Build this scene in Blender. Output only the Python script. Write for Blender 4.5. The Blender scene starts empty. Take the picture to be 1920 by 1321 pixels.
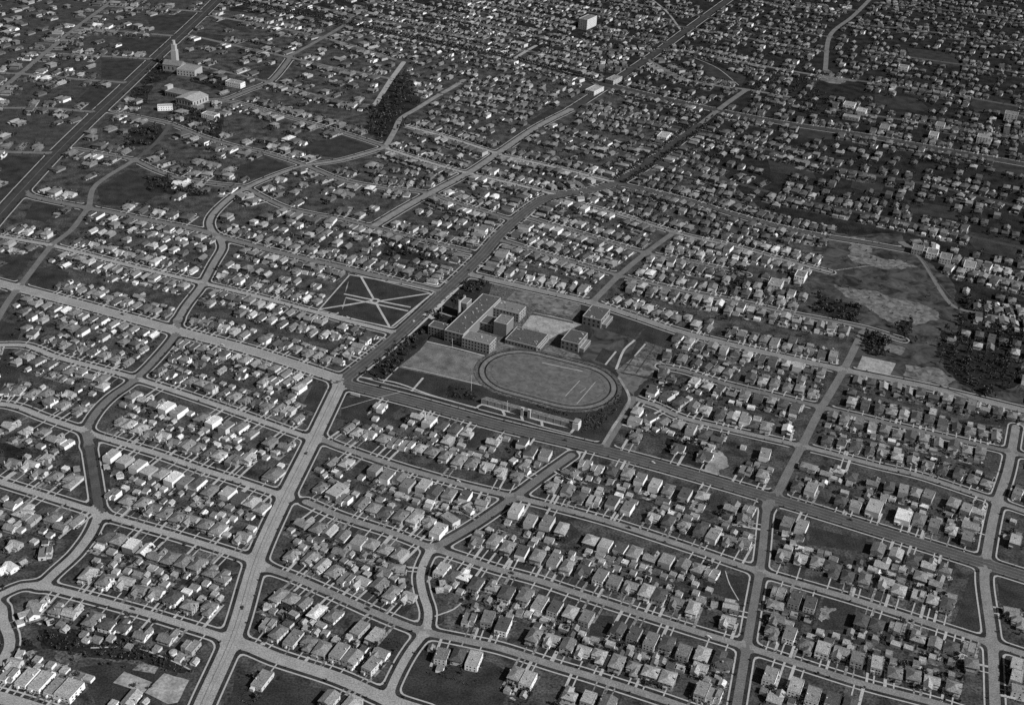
import bpy, math, random
import numpy as np

# ------------------------------------------------------------------ camera, sky, sun, exposure
F, CX, CY = 2330.0, 960.0, 660.5            # focal length and centre, in pixels of a 1920 px wide frame
PITCH, ROLL, H = math.radians(29.8), math.radians(2.85), 760.0
SUN_AZ, SUN_EL = math.radians(30.0), math.radians(38.0)   # sun to the right of the camera and a little behind it
SC = bpy.context.scene
COL = SC.collection
r0 = np.array([1, 0, 0.]); f0 = np.array([0, math.cos(PITCH), -math.sin(PITCH)]); u0 = np.array([0, math.sin(PITCH), math.cos(PITCH)])
RV = math.cos(ROLL) * r0 + math.sin(ROLL) * u0
UV = -math.sin(ROLL) * r0 + math.cos(ROLL) * u0
from mathutils import Matrix, Vector
cam = bpy.data.cameras.new("camera")
cam.sensor_width = 36.0
cam.lens = F / 1920 * 36.0
cam.clip_start, cam.clip_end = 10, 30000
co = bpy.data.objects.new("camera", cam); COL.objects.link(co)
co.matrix_world = Matrix(((RV[0], UV[0], -f0[0], 0), (RV[1], UV[1], -f0[1], 0), (RV[2], UV[2], -f0[2], H), (0, 0, 0, 1)))
SC.camera = co
W = bpy.data.worlds.new("World"); SC.world = W; W.use_nodes = True
nt = W.node_tree; nt.nodes.clear()
sky = nt.nodes.new("ShaderNodeTexSky"); sky.sky_type = 'NISHITA'; sky.sun_disc = False
sky.sun_elevation = SUN_EL; sky.sun_rotation = math.pi / 2 + SUN_AZ
bw = nt.nodes.new("ShaderNodeRGBToBW"); bg = nt.nodes.new("ShaderNodeBackground"); wo = nt.nodes.new("ShaderNodeOutputWorld")
nt.links.new(sky.outputs[0], bw.inputs[0]); nt.links.new(bw.outputs[0], bg.inputs[0]); nt.links.new(bg.outputs[0], wo.inputs[0])
bg.inputs[1].default_value = 0.05
sl = bpy.data.lights.new("sun", 'SUN'); sl.energy = 4.7; sl.angle = math.radians(0.5); sl.color = (1, 1, 1)
so = bpy.data.objects.new("sun", sl); COL.objects.link(so)
sd = Vector((math.cos(SUN_AZ) * math.cos(SUN_EL), -math.sin(SUN_AZ) * math.cos(SUN_EL), math.sin(SUN_EL)))
so.rotation_euler = sd.to_track_quat('Z', 'Y').to_euler()
SC.view_settings.view_transform = 'Standard'; SC.view_settings.look = 'None'
SC.view_settings.exposure = 0.0; SC.view_settings.gamma = 1.0
SC.cycles.max_bounces = 4; SC.cycles.diffuse_bounces = 2; SC.cycles.glossy_bounces = 1
SC.cycles.use_denoising = False

rng = random.Random(7)
nrg = np.random.RandomState(7)

# ------------------------------------------------------------------ plan helpers
def G(x, y, z=0.0):
    """point of the place at height z that the photograph shows at pixel (x, y)"""
    d = (x - CX) / F * RV - (y - CY) / F * UV + f0
    t = (z - H) / d[2]
    return np.array([d[0] * t, d[1] * t])
def PX(p, z=0.0):
    q = np.array([p[0], p[1], z - H]); w = q @ f0
    return CX + F * (q @ RV) / w, CY - F * (q @ UV) / w
def PXa(P):
    Q = np.stack([P[..., 0], P[..., 1], np.full(P.shape[:-1], -H)], -1); w = Q @ f0
    return CX + F * (Q @ RV) / w, CY - F * (Q @ UV) / w
def inpoly(x, y, poly):
    c = False; n = len(poly); j = n - 1
    for i in range(n):
        xi, yi = poly[i]; xj, yj = poly[j]
        if (yi > y) != (yj > y) and x < (xj - xi) * (y - yi) / (yj - yi) + xi: c = not c
        j = i
    return c
AANG = math.radians(-22.5)
AV = np.array([math.cos(AANG), math.sin(AANG)]); BV = np.array([-AV[1], AV[0]])

# ------------------------------------------------------------------ materials (the film is black and white: every colour is a grey)
MATS = {}
def mat(name, v, var=0.25, size=2.0, rough=0.85, var2=0.0, size2=25.0, spec=0.2):
    if name in MATS: return MATS[name]
    m = bpy.data.materials.new(name); m.use_nodes = True
    n = m.node_tree.nodes; l = m.node_tree.links
    b = n["Principled BSDF"]; b.inputs["Roughness"].default_value = rough; b.inputs["Specular IOR Level"].default_value = spec
    geo = n.new("ShaderNodeNewGeometry")
    nz = n.new("ShaderNodeTexNoise"); nz.inputs["Scale"].default_value = 1.0 / size; nz.inputs["Detail"].default_value = 3.0; nz.inputs["Roughness"].default_value = 0.7
    l.new(geo.outputs["Position"], nz.inputs["Vector"])
    mr = n.new("ShaderNodeMapRange"); mr.inputs[1].default_value = 0.34; mr.inputs[2].default_value = 0.66; mr.clamp = True
    mr.inputs[3].default_value = v * (1 - var); mr.inputs[4].default_value = v * (1 + var)
    l.new(nz.outputs[0], mr.inputs[0]); out = mr.outputs[0]
    if var2:
        n2 = n.new("ShaderNodeTexNoise"); n2.inputs["Scale"].default_value = 1.0 / size2; n2.inputs["Detail"].default_value = 4.0
        l.new(geo.outputs["Position"], n2.inputs["Vector"])
        m2 = n.new("ShaderNodeMapRange"); m2.inputs[1].default_value = 0.3; m2.inputs[2].default_value = 0.7
        m2.inputs[3].default_value = 1 - var2; m2.inputs[4].default_value = 1 + var2
        l.new(n2.outputs[0], m2.inputs[0])
        mu = n.new("ShaderNodeMath"); mu.operation = 'MULTIPLY'; l.new(out, mu.inputs[0]); l.new(m2.outputs[0], mu.inputs[1]); out = mu.outputs[0]
    l.new(out, b.inputs["Base Color"])
    MATS[name] = m
    return m
mat('ground', 0.054, 0.6, 2.2, 1, 0.6, 16, 0)
mat('lawn', 0.036, 0.5, 1.6, 1, 0.35, 18, 0)
mat('lawn_and_shade', 0.022, 0.6, 2.2, 1, 0.5, 20, 0)  # dark grass; also painted as far falloff and as shade under groves
mat('dry_grass', 0.135, 0.4, 1.6, 1, 0.4, 14, 0)
mat('yard_dark', 0.048, 0.7, 2.4, 1, 0.4, 9, 0)
mat('yard_mid', 0.085, 0.7, 2.4, 1, 0.4, 9, 0)
mat('yard_pale', 0.19, 0.6, 2.4, 1, 0.4, 8, 0)
def scrub(name, a, b, size):
    m = bpy.data.materials.new(name); m.use_nodes = True; n = m.node_tree.nodes; l = m.node_tree.links
    bs = n["Principled BSDF"]; bs.inputs["Roughness"].default_value = 1; bs.inputs["Specular IOR Level"].default_value = 0
    geo = n.new("ShaderNodeNewGeometry"); nz = n.new("ShaderNodeTexNoise"); nz.inputs["Scale"].default_value = 1 / size; nz.inputs["Detail"].default_value = 9; nz.inputs["Roughness"].default_value = .68; nz.inputs["Distortion"].default_value = .8
    l.new(geo.outputs["Position"], nz.inputs["Vector"]); r = n.new("ShaderNodeMapRange"); r.inputs[1].default_value = .38; r.inputs[2].default_value = .66; r.inputs[3].default_value = a; r.inputs[4].default_value = b
    l.new(nz.outputs[0], r.inputs[0]); l.new(r.outputs[0], bs.inputs["Base Color"]); MATS[name] = m
scrub('scrub', .02, .095, 22.0); scrub('worn_turf', .085, .155, 8.0); scrub('bare_dirt', .06, .22, 9.0)
mat('lawn_with_haze', 0.05, 0.5, 2.2, 1, 0.35, 14, 0)  # distance haze put into the ground colour as a flat grey
mat('cinder', 0.15, 0.3, 2, 1, 0.2, 10, 0)
mat('dirt', 0.23, 0.3, 2.5, 1, 0.35, 18, 0)
mat('sand', 0.27, 0.3, 2.5, 1, 0.3, 9, 0)
mat('concrete_road', 0.275, 0.36, 1.4, 0.9, 0.13, 14)
mat('worn_road', 0.135, 0.36, 1.4, 0.9, 0.16, 14)
mat('grey_road', 0.19, 0.36, 1.4, 0.9, 0.18, 12)
mat('dark_asphalt', 0.05, 0.3, 1.6, 1, 0.2, 14, 0)
mat('asphalt', 0.07, 0.3, 1.6, 0.9, 0.2, 14)
mat('pavement', 0.36, 0.15, 2.0, 0.9, 0.1, 10)
mat('drive', 0.36, 0.22, 2.0, 0.9, 0.15, 10)
mat('oil', 0.22, 0.3, 1.5, 0.8)
for k, v in (('roof_dark', .075), ('roof_mid', .15), ('roof_grey', .21), ('roof_pale', .31), ('roof_white', .58)):
    mat(k, v, 0.5, 1.1, 0.95, 0.14, 6)
for k, v in (('stucco_white', .8), ('stucco_pale', .55), ('stucco_grey', .36), ('stucco_dark', .22), ('stucco_dimmed', .14)):  # the last, darkest stucco puts the far falloff into wall colour
    mat(k, v, 0.08, 1.5, 0.9, 0.06, 5)
mat('brick', 0.17, 0.2, 1.2, 0.9); mat('brick_pale', 0.26, 0.2, 1.2, 0.9)
mat('stone_trim', 0.42, 0.1, 2.0, 0.9)
mat('window_glass', 0.025, 0.1, 2, 0.25, spec=0.5)
mat('dark_paint', 0.05, 0.1, 2, 0.4); mat('metal_pale', 0.6, 0.05, 2, 0.4)
mat('leaf_dark', 0.028, 0.5, 2.0, 1, spec=0); mat('leaf_mid', 0.06, 0.5, 2.0, 1, spec=0); mat('leaf_pale', 0.12, 0.5, 2.0, 1, spec=0)
mat('bark', 0.09, 0.3, 1.0, 1)

# ------------------------------------------------------------------ mesh helpers
class MB:
    def __init__(s): s.v = []; s.f = []; s.m = []; s.mats = []
    def mi(s, name):
        if name not in s.mats: s.mats.append(name)
        return s.mats.index(name)
    def poly(s, pts, m):
        i = len(s.v); s.v += [tuple(p) for p in pts]; s.f.append(tuple(range(i, i + len(pts)))); s.m.append(s.mi(m))
    def box(s, x0, x1, y0, y1, z0, z1, m, bottom=False):
        i = len(s.v)
        s.v += [(x0, y0, z0), (x1, y0, z0), (x1, y1, z0), (x0, y1, z0), (x0, y0, z1), (x1, y0, z1), (x1, y1, z1), (x0, y1, z1)]
        fs = [(4, 5, 6, 7), (0, 1, 5, 4), (1, 2, 6, 5), (2, 3, 7, 6), (3, 0, 4, 7)] + ([(3, 2, 1, 0)] if bottom else [])
        k = s.mi(m)
        for f in fs: s.f.append(tuple(i + a for a in f)); s.m.append(k)
    def prism(s, pts, z0, z1, m, mt=None):
        """upright prism over a plan outline (counter-clockwise)"""
        n = len(pts)
        for a in range(n):
            p, q = pts[a], pts[(a + 1) % n]
            s.poly([(p[0], p[1], z0), (q[0], q[1], z0), (q[0], q[1], z1), (p[0], p[1], z1)], m)
        s.poly([(p[0], p[1], z1) for p in pts], mt or m)
    def walls(s, x0, x1, y0, y1, z0, z1, m):
        s.box(x0, x1, y0, y1, z0, z1, m)
    def gable(s, x0, x1, y0, y1, z, h, ax, m, mw, oh=.5, th=.22):
        """gable roof over a rectangle, ridge along ax ('x' or 'y'), with gable-end walls in mw"""
        if ax == 'y':
            c = (x0 + x1) / 2; k = h / (c - x0)
            e = z - oh * k
            for sx, xa in ((-1, x0), (1, x1)):
                xo = xa + sx * oh
                a = [(xo, y0 - oh, e), (c, y0 - oh, z + h), (c, y1 + oh, z + h), (xo, y1 + oh, e)]
                s.poly(a if sx < 0 else a[::-1], m)
                s.poly([(p[0], p[1], p[2] - th) for p in (a[::-1] if sx < 0 else a)], m)
                s.poly([(xo, y0 - oh, e - th), (xo, y0 - oh, e), (xo, y1 + oh, e), (xo, y1 + oh, e - th)], m)
                for yy in (y0 - oh, y1 + oh):
                    s.poly([(xo, yy, e - th), (c, yy, z + h - th), (c, yy, z + h), (xo, yy, e)], m)
            if mw:
                for yy in (y0, y1): s.poly([(x0, yy, z - .01), (x1, yy, z - .01), (c, yy, z + h - th)], mw)
        else:
            c = (y0 + y1) / 2; k = h / (c - y0)
            e = z - oh * k
            for sy, ya in ((-1, y0), (1, y1)):
                yo = ya + sy * oh
                a = [(x0 - oh, yo, e), (x1 + oh, yo, e), (x1 + oh, c, z + h), (x0 - oh, c, z + h)]
                s.poly(a, m); s.poly([(p[0], p[1], p[2] - th) for p in a], m)
                s.poly([(x0 - oh, yo, e - th), (x1 + oh, yo, e - th), (x1 + oh, yo, e), (x0 - oh, yo, e)], m)
                for xx in (x0 - oh, x1 + oh):
                    s.poly([(xx, yo, e - th), (xx, c, z + h - th), (xx, c, z + h), (xx, yo, e)], m)
            if mw:
                for xx in (x0, x1): s.poly([(xx, y0, z - .01), (xx, y1, z - .01), (xx, c, z + h - th)], mw)
    def hip(s, x0, x1, y0, y1, z, h, m, oh=.6, th=.22):
        x0 -= oh; x1 += oh; y0 -= oh; y1 += oh
        w, d = x1 - x0, y1 - y0
        if w <= d:
            c = (x0 + x1) / 2; r1, r2 = (c, y0 + w / 2 * .95, z + h), (c, y1 - w / 2 * .95, z + h)
            fs = [[(x0, y0, z), (x1, y0, z), r1], [(x1, y0, z), (x1, y1, z), r2, r1], [(x1, y1, z), (x0, y1, z), r2], [(x0, y1, z), (x0, y0, z), r1, r2]]
        else:
            c = (y0 + y1) / 2; r1, r2 = (x0 + d / 2 * .95, c, z + h), (x1 - d / 2 * .95, c, z + h)
            fs = [[(x0, y0, z), (x1, y0, z), r2, r1], [(x1, y0, z), (x1, y1, z), r2], [(x1, y1, z), (x0, y1, z), r1, r2], [(x0, y1, z), (x0, y0, z), r1]]
        for f in fs: s.poly(f, m)
        s.box(x0, x1, y0, y1, z - th, z, m, True)
        s.f.pop(-6); s.m.pop(-6)
    def parapet(s, x0, x1, y0, y1, z, m, t=.3, h=.55):
        s.box(x0, x1, y0, y0 + t, z, z + h, m); s.box(x0, x1, y1 - t, y1, z, z + h, m)
        s.box(x0, x0 + t, y0 + t, y1 - t, z, z + h, m); s.box(x1 - t, x1, y0 + t, y1 - t, z, z + h, m)
    def mesh(s, name):
        me = bpy.data.meshes.new(name); me.from_pydata(s.v, [], s.f)
        for k in s.mats: me.materials.append(MATS[k])
        me.polygons.foreach_set('material_index', s.m); me.update()
        return me
    def obj(s, name, parent=None):
        o = bpy.data.objects.new(name, s.mesh(name)); COL.objects.link(o)
        if parent is not None: o.parent = parent
        return o
def raw_obj(name, v, f, m, mats):
    me = bpy.data.meshes.new(name)
    v = np.asarray(v, np.float32)
    f = np.asarray(f, np.int32); n = f.shape[1]
    me.vertices.add(len(v)); me.vertices.foreach_set('co', v.ravel())
    me.loops.add(f.size); me.loops.foreach_set('vertex_index', f.ravel())
    me.polygons.add(len(f)); me.polygons.foreach_set('loop_start', np.arange(0, f.size, n, dtype=np.int32))
    for k in mats: me.materials.append(MATS[k])
    me.polygons.foreach_set('material_index', np.asarray(m, np.int32)); me.update(calc_edges=True)
    o = bpy.data.objects.new(name, me); COL.objects.link(o)
    return o
def empty(name, loc, rz=0.0, sc=None):
    o = bpy.data.objects.new(name, None); COL.objects.link(o)
    o.location = loc; o.rotation_euler = (0, 0, rz); o.empty_display_size = 1
    if sc: o.scale = sc
    return o
def tag(o, label=None, cat=None, group=None, kind=None):
    if label: o['label'] = label
    if cat: o['category'] = cat
    if group: o['group'] = group
    if kind: o['kind'] = kind
    return o

# ------------------------------------------------------------------ streets: (phrase used in labels, pixels along the centre line, half width, tone, options)
#   tone: c concrete, m worn, k asphalt, d dirt ; options: s sidewalks, h houses along it, t tree-lined, e pale gutters, o oil streak
ROADS = [
 ("pale avenue", [(350,1400),(380,1321),(440,1185),(481,1050),(525,950),(580,840),(604,790),(640,715)], 7.4, 'c', 'so'),
 ("school avenue", [(640,715),(733,640),(825,555),(900,482),(937,440),(990,393),(1033,369),(1107,357),(1157,343)], 8.8, 'k', 'she'),
 ("school avenue", [(1157,343),(1207,313),(1279,260),(1312,236)], 8.5, 'x', 'sht'),
 ("dark boulevard", [(640,718),(773,752),(940,798),(1123,842),(1279,884),(1513,953),(1913,1077),(2050,1122)], 8.6, 'k', 'se'),
 ("double boulevard", [(-80,508),(0,531),(160,573),(320,617),(480,660),(640,712)], 8.6, 'c', 'sho'),
 ("first lower street", [(600,822),(640,838),(750,875),(873,910),(960,930),(1040,950),(1140,977),(1279,1022),(1430,1073),(1613,1127),(1847,1202),(1919,1225),(2060,1275)], 3.9, 'n', 's'),
 ("upper pale street", [(-60,652),(0,647),(50,648),(100,667),(173,687),(247,707),(400,757),(567,816),(600,822)], 3.9, 'c', 'sh'),
 ("second lower street", [(573,940),(640,968),(740,1000),(800,1023),(873,1047),(933,1067),(1007,1087),(1107,1120),(1279,1175),(1403,1213),(1613,1280),(1763,1320),(1900,1366)], 3.9, 'n', 's'),
 ("middle pale street", [(-60,760),(0,757),(40,765),(80,781),(160,808),(187,818),(300,852),(380,880),(450,902),(545,934)], 3.9, 'c', 'sh'),
 ("third lower street", [(500,1064),(547,1080),(640,1120),(707,1150),(790,1182),(873,1200),(940,1215),(1040,1247),(1107,1267),(1240,1310),(1340,1345)], 3.9, 'n', 's'),
 ("lower pale street", [(-60,885),(0,903),(100,934),(173,957),(200,967),(333,1005),(467,1047),(500,1064)], 3.9, 'c', 's'),
 ("lowest cross street", [(430,1200),(470,1212),(517,1232),(633,1270),(727,1311),(800,1335)], 6.2, 'c', 's'),
 ("crescent street", [(-80,1150),(7,1112),(40,1098),(77,1098),(160,1118),(267,1147),(330,1166),(407,1190),(430,1200)], 3.9, 'c', 's'),
 ("curved side street", [(77,1098),(110,1067),(140,1040),(170,1000),(187,962)], 4.6, 'c', 's'),
 ("curved side street", [(187,962),(182,930),(176,890),(167,835)], 4.4, 'k', 's'),
 ("curved side street", [(167,835),(163,805),(183,770),(210,743),(240,722),(257,707),(285,680),(327,630),(333,600)], 4.4, 'm', 's'),
 ("curved side street", [(333,600),(350,572),(377,537),(400,495),(417,465),(412,448),(397,432),(393,415),(405,395),(443,363),(500,335),(567,312),(640,300),(722,277)], 4.6, 'n', 's'),
 ("corner loop", [(-20,1122),(3,1140),(5,1163),(17,1190),(17,1215),(0,1240),(-40,1270)], 4.5, 'c', 's'),
 ("bottom row street", [(-60,1292),(0,1307),(50,1322),(110,1342)], 6.0, 'c', 's'),
 ("short curved street", [(810,1026),(796,1052),(788,1080),(793,1113),(803,1147),(797,1182),(775,1212),(757,1240),(735,1285),(728,1312)], 3.8, 'c', 's'),
 ("diagonal lane", [(822,1023),(890,983),(955,938),(1017,892),(1072,853)], 4.6, 'm', 's'),
 ("straight side street", [(1441,940),(1436,967),(1427,1053),(1411,1147),(1397,1230),(1383,1313),(1372,1380)], 3.9, 'm', 's'),
 ("far side street", [(1905,800),(1890,880),(1867,953),(1850,1040),(1846,1090),(1860,1197),(1866,1321),(1870,1400)], 4.6, 'n', 's'),
 ("bright side street", [(1438,950),(1457,925),(1480,880),(1510,823),(1533,777),(1580,697),(1617,622)], 4.6, 'm', ''),
 ("stadium side street", [(1133,838),(1165,785),(1187,747)], 4.5, 'm', ''),
 ("first upper street", [(1187,747),(1230,760),(1280,783),(1400,812),(1520,840),(1647,873),(1730,893),(1919,957),(2040,1000)], 3.8, 'n', 'sh'),
 ("second upper street", [(1240,687),(1280,694),(1363,720),(1450,741),(1540,763),(1680,797),(1800,825),(1919,853),(2060,890)], 3.8, 'm', 'sh'),
 ("school rear street", [(880,514),(960,533),(1107,567),(1190,593),(1279,623),(1430,660),(1580,693),(1750,728),(1919,769),(2060,803)], 6.0, 'n', 'sh'),
 ("upper rear street", [(945,452),(1050,484),(1163,517),(1280,545),(1390,567),(1480,587),(1613,613),(1693,637)], 3.8, 'm', 'sh'),
 ("pale hill street", [(1053,374),(1150,399),(1280,440),(1370,460),(1453,483),(1557,510)], 3.8, 'n', 'sh'),
 ("short hill street", [(990,408),(1083,436),(1207,473),(1300,492),(1400,515)], 3.8, 'm', 'sh'),
 ("school cross street", [(1110,567),(1160,517),(1210,475),(1262,437)], 4.4, 'm', ''),
 ("dark hill street", [(1160,344),(1279,373),(1403,410),(1513,437),(1620,455),(1760,480)], 5.0, 'k', 'sh'),
 ("eastern road", [(1690,455),(1760,490),(1850,515),(1940,537),(2080,570)], 5.0, 'm', 'h'),
 ("eastern diagonal", [(1695,455),(1730,490),(1785,572),(1850,590),(1940,603)], 3.0, 'm', 'h'),
 ("park street", [(-80,425),(0,443),(100,461),(240,497),(377,530),(500,560),(640,598),(735,622)], 3.9, 'c', 'sh'),
 ("star park street", [(40,355),(67,370),(217,400),(300,417),(367,430),(417,445),(530,475),(640,501),(817,545)], 5.4, 'm', 'sh'),
 ("star lane", [(640,598),(655,512)], 1.0, 'd', ''),
 ("western side street", [(-20,625),(12,570),(30,545),(50,520),(97,460),(133,432),(160,397),(167,387),(180,347),(257,297)], 4.2, 'm', ''),
 ("wide diagonal avenue", [(-60,475),(0,402),(100,293),(167,227),(233,165),(293,108),(350,55),(400,7),(440,-35)], 10, 'x', 's'),
 ("far western lane", [(-40,203),(93,93),(150,47),(213,0),(260,-40)], 5.5, 'm', 'h'),
 ("western lane", [(-60,283),(90,287)], 5, 'm', 'h'),
 ("western lane", [(-60,203),(80,203),(173,210)], 5, 'm', 'h'),
 ("western lane", [(-60,135),(60,140),(150,149),(233,155)], 5, 'm', 'h'),
 ("western lane", [(60,98),(200,106),(285,111)], 5, 'm', 'h'),
 ("western lane", [(150,52),(260,62),(320,67)], 5, 'm', 'h'),
 ("western lane", [(200,12),(320,18),(375,22)], 5, 'm', 'h'),
 ("winding street", [(143,280),(200,290),(250,300),(290,318),(333,333),(400,344),(457,351),(490,368),(533,388),(590,402),(640,410),(715,430),(800,452),(880,472)], 3.9, 'm', 'sh'),
 ("long winding street", [(210,210),(277,223),(320,233),(383,257),(440,274),(500,287),(567,308),(640,337),(720,352),(797,361),(870,385),(960,412)], 3.9, 'm', 'sh'),
 ("short bend", [(320,233),(293,267),(257,297)], 3.6, 'k', ''),
 ("church lane", [(360,67),(460,90),(540,107),(640,130),(730,147)], 5.0, 'm', 'h'),
 ("church bend", [(545,108),(522,138),(503,155),(460,172),(420,187),(378,190)], 5, 'm', 's'),
 ("church street", [(340,117),(420,134),(500,153),(640,190),(703,198)], 3.8, 'm', 'h'),
 ("hall street", [(375,189),(433,190),(540,219),(640,248),(723,275)], 3.8, 'm', 'sh'),
 ("upper street", [(397,30),(520,52),(640,80),(740,112)], 5.0, 'm', 'h'),
 ("upper crossing", [(540,107),(590,80),(650,45)], 4.5, 'm', ''),
 ("grove street", [(703,197),(733,150),(757,117)], 5.0, 'c', ''),
 ("grove bend", [(722,277),(740,245),(752,222),(783,203),(815,183),(850,163),(870,150)], 5, 'n', ''),
 ("grove row street", [(763,237),(850,261),(933,288)], 3.8, 'c', 'sh'),
 ("lower grove street", [(723,278),(800,303),(873,324),(960,344),(1045,366)], 3.8, 'c', 'sh'),
 ("bright row street", [(930,289),(1050,316),(1160,344)], 3.8, 'c', 'sh'),
 ("slanting road", [(702,423),(760,388),(807,362),(880,323),(940,283),(1007,238),(1073,204)], 6.0, 'n', 's'),
 ("slanting road", [(1073,204),(1140,160),(1233,97),(1279,63),(1345,15),(1400,-25)], 7.0, 'x', 's'),
 ("dark tree-lined boulevard", [(380,-14),(433,0),(530,23),(640,45),(760,70),(840,87),(960,112),(1123,155)], 6.0, 'x', 'sht'),
 ("dark cross boulevard", [(1123,155),(1279,193),(1447,227),(1613,253),(1780,283),(1919,308),(2060,333)], 8, 'x', 'she'),
 ("tree-lined street", [(770,165),(900,190),(1010,212)], 5, 'x', 'h'),
 ("tree-lined street", [(860,155),(960,175),(1040,190)], 5, 'x', 'h'),
 ("tree-lined street", [(1075,205),(1180,222),(1279,240),(1420,275),(1540,310),(1650,330),(1747,347),(1800,360),(1940,395)], 5, 'x', 'h'),
 ("tree-lined street", [(1010,240),(1110,270),(1220,302),(1350,335),(1480,370),(1620,400),(1760,430),(1940,470)], 5, 'x', 'h'),
 ("upper row street", [(1120,163),(1200,175),(1313,200)], 5, 'k', 'h'),
 ("upper row street", [(1210,110),(1280,147),(1340,160),(1400,168),(1480,182)], 5, 'm', 'h'),
 ("upper row street", [(1235,92),(1290,96),(1400,118),(1540,143),(1600,152)], 5, 'm', 'h'),
 ("upper row street", [(700,35),(840,62),(960,88),(1100,120),(1190,128)], 5, 'k', 'h'),
 ("upper row street", [(700,0),(860,36),(1000,66),(1130,92),(1235,97)], 5, 'k', 'h'),
 ("upper row street", [(830,-6),(960,24),(1100,56),(1250,80)], 5, 'k', 'h'),
 ("upper row street", [(960,-6),(1100,22),(1290,52),(1420,75),(1550,97)], 5, 'k', 'h'),
 ("upper row street", [(1120,-6),(1250,18),(1400,45),(1560,70)], 5, 'k', 'h'),
 ("upper row street", [(1390,-6),(1480,12),(1610,20)], 5, 'k', 'h'),
 ("upper row street", [(400,-30),(560,5),(660,28),(760,50)], 5, 'k', 'h'),
 ("dirt road", [(1640,-10),(1600,30),(1557,66),(1547,133)], 5, 'm', ''),
 ("crossing road", [(1313,233),(1360,196),(1397,170)], 5.5, 'm', ''),
 ("thin track", [(1210,-10),(1250,22),(1275,55)], 2.5, 'd', ''),
 ("upper crossing", [(960,113),(985,97),(1005,86)], 4, 'c', ''),
 ("upper row street", [(1600,150),(1750,172),(1940,205)], 5, 'k', 'h'),
 ("upper row street", [(1620,95),(1780,118),(1940,140)], 5, 'k', 'h'),
 ("upper row street", [(1610,45),(1760,62),(1940,85)], 5, 'k', 'h'),
 ("upper row street", [(1640,5),(1780,20),(1940,40)], 5, 'k', 'h'),
 ("upper row street", [(1560,205),(1740,232),(1940,262)], 5, 'k', 'h'),
]
def smooth(pts, step=8.0):
    P = [G(*p) for p in pts]
    if len(P) < 3:
        P = [P[0]] + [P[0] * .5 + P[-1] * .5] + [P[-1]]
    Q = [2 * P[0] - P[1]] + P + [2 * P[-1] - P[-2]]
    out = []
    for i in range(1, len(Q) - 2):
        a, b, c, d = Q[i - 1], Q[i], Q[i + 1], Q[i + 2]
        L = np.hypot(*(c - b)); n = max(2, int(L / step))
        t0, t1 = (c - a) * .5, (d - b) * .5
        m1, m2 = np.hypot(*t0), np.hypot(*t1)
        t0 = t0 * min(1, L / max(m1, 1e-6)); t1 = t1 * min(1, L / max(m2, 1e-6))
        for k in range(n):
            t = k / n
            out.append((2*t**3 - 3*t*t + 1) * b + (t**3 - 2*t*t + t) * t0 + (-2*t**3 + 3*t*t) * c + (t**3 - t*t) * t1)
    out.append(P[-1])
    return np.array(out)
class Road: pass
roads = []
for i, (nm, pts, hw, tone, opt) in enumerate(ROADS):
    r = Road(); r.i, r.name, r.hw, r.tone, r.opt = i, nm, hw, tone, opt
    r.P = smooth(pts); sg = np.diff(r.P, axis=0); r.L = np.hypot(sg[:, 0], sg[:, 1]); r.S = np.concatenate([[0], np.cumsum(r.L)]); r.T = sg / r.L[:, None]
    roads.append(r)

# distance-to-kerb field on a grid of the place
CELL = 3.0
X0, X1, Y0, Y1 = -1560.0, 1660.0, 640.0, 3700.0
NX, NY = int((X1 - X0) / CELL) + 1, int((Y1 - Y0) / CELL) + 1
gx = X0 + CELL * np.arange(NX); gy = Y0 + CELL * np.arange(NY)
D = np.full((NY, NX), 60.0); D0 = np.full((NY, NX), 60.0); RID = np.full((NY, NX), -1, np.int16)
RAD = 46.0
for r in roads:
    lo = r.P.min(0) - RAD - r.hw; hi = r.P.max(0) + RAD + r.hw
    a0 = max(0, int((lo[0] - X0) / CELL)); a1 = min(NX, int((hi[0] - X0) / CELL) + 2)
    b0 = max(0, int((lo[1] - Y0) / CELL)); b1 = min(NY, int((hi[1] - Y0) / CELL) + 2)
    if a1 <= a0 or b1 <= b0: continue
    loc = np.full((b1 - b0, a1 - a0), 1e3)
    for k in range(len(r.L)):
        p, q = r.P[k], r.P[k + 1]
        c0 = max(a0, int((min(p[0], q[0]) - RAD - X0) / CELL)); c1 = min(a1, int((max(p[0], q[0]) + RAD - X0) / CELL) + 2)
        e0 = max(b0, int((min(p[1], q[1]) - RAD - Y0) / CELL)); e1 = min(b1, int((max(p[1], q[1]) + RAD - Y0) / CELL) + 2)
        if c1 <= c0 or e1 <= e0: continue
        dx = gx[None, c0:c1] - p[0]; dy = gy[e0:e1, None] - p[1]
        t = np.clip((dx * r.T[k, 0] + dy * r.T[k, 1]) / r.L[k], 0, 1) * r.L[k]
        d = np.hypot(dx - t * r.T[k, 0], dy - t * r.T[k, 1])
        v = loc[e0 - b0:e1 - b0, c0 - a0:c1 - a0]; np.minimum(v, d, out=v)
    loc -= r.hw
    W_ = D[b0:b1, a0:a1]; W0 = D0[b0:b1, a0:a1]; I_ = RID[b0:b1, a0:a1]
    near = loc < W0 - (1.5 if r.tone != 'k' else -1.5) if False else loc < W0
    I_[near] = r.i; np.minimum(W0, loc, out=W0)
    k = 6.0
    h = np.clip(.5 + .5 * (W_ - loc) / k, 0, 1)
    W_[:] = W_ * (1 - h) + loc * h - k * h * (1 - h)
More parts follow.
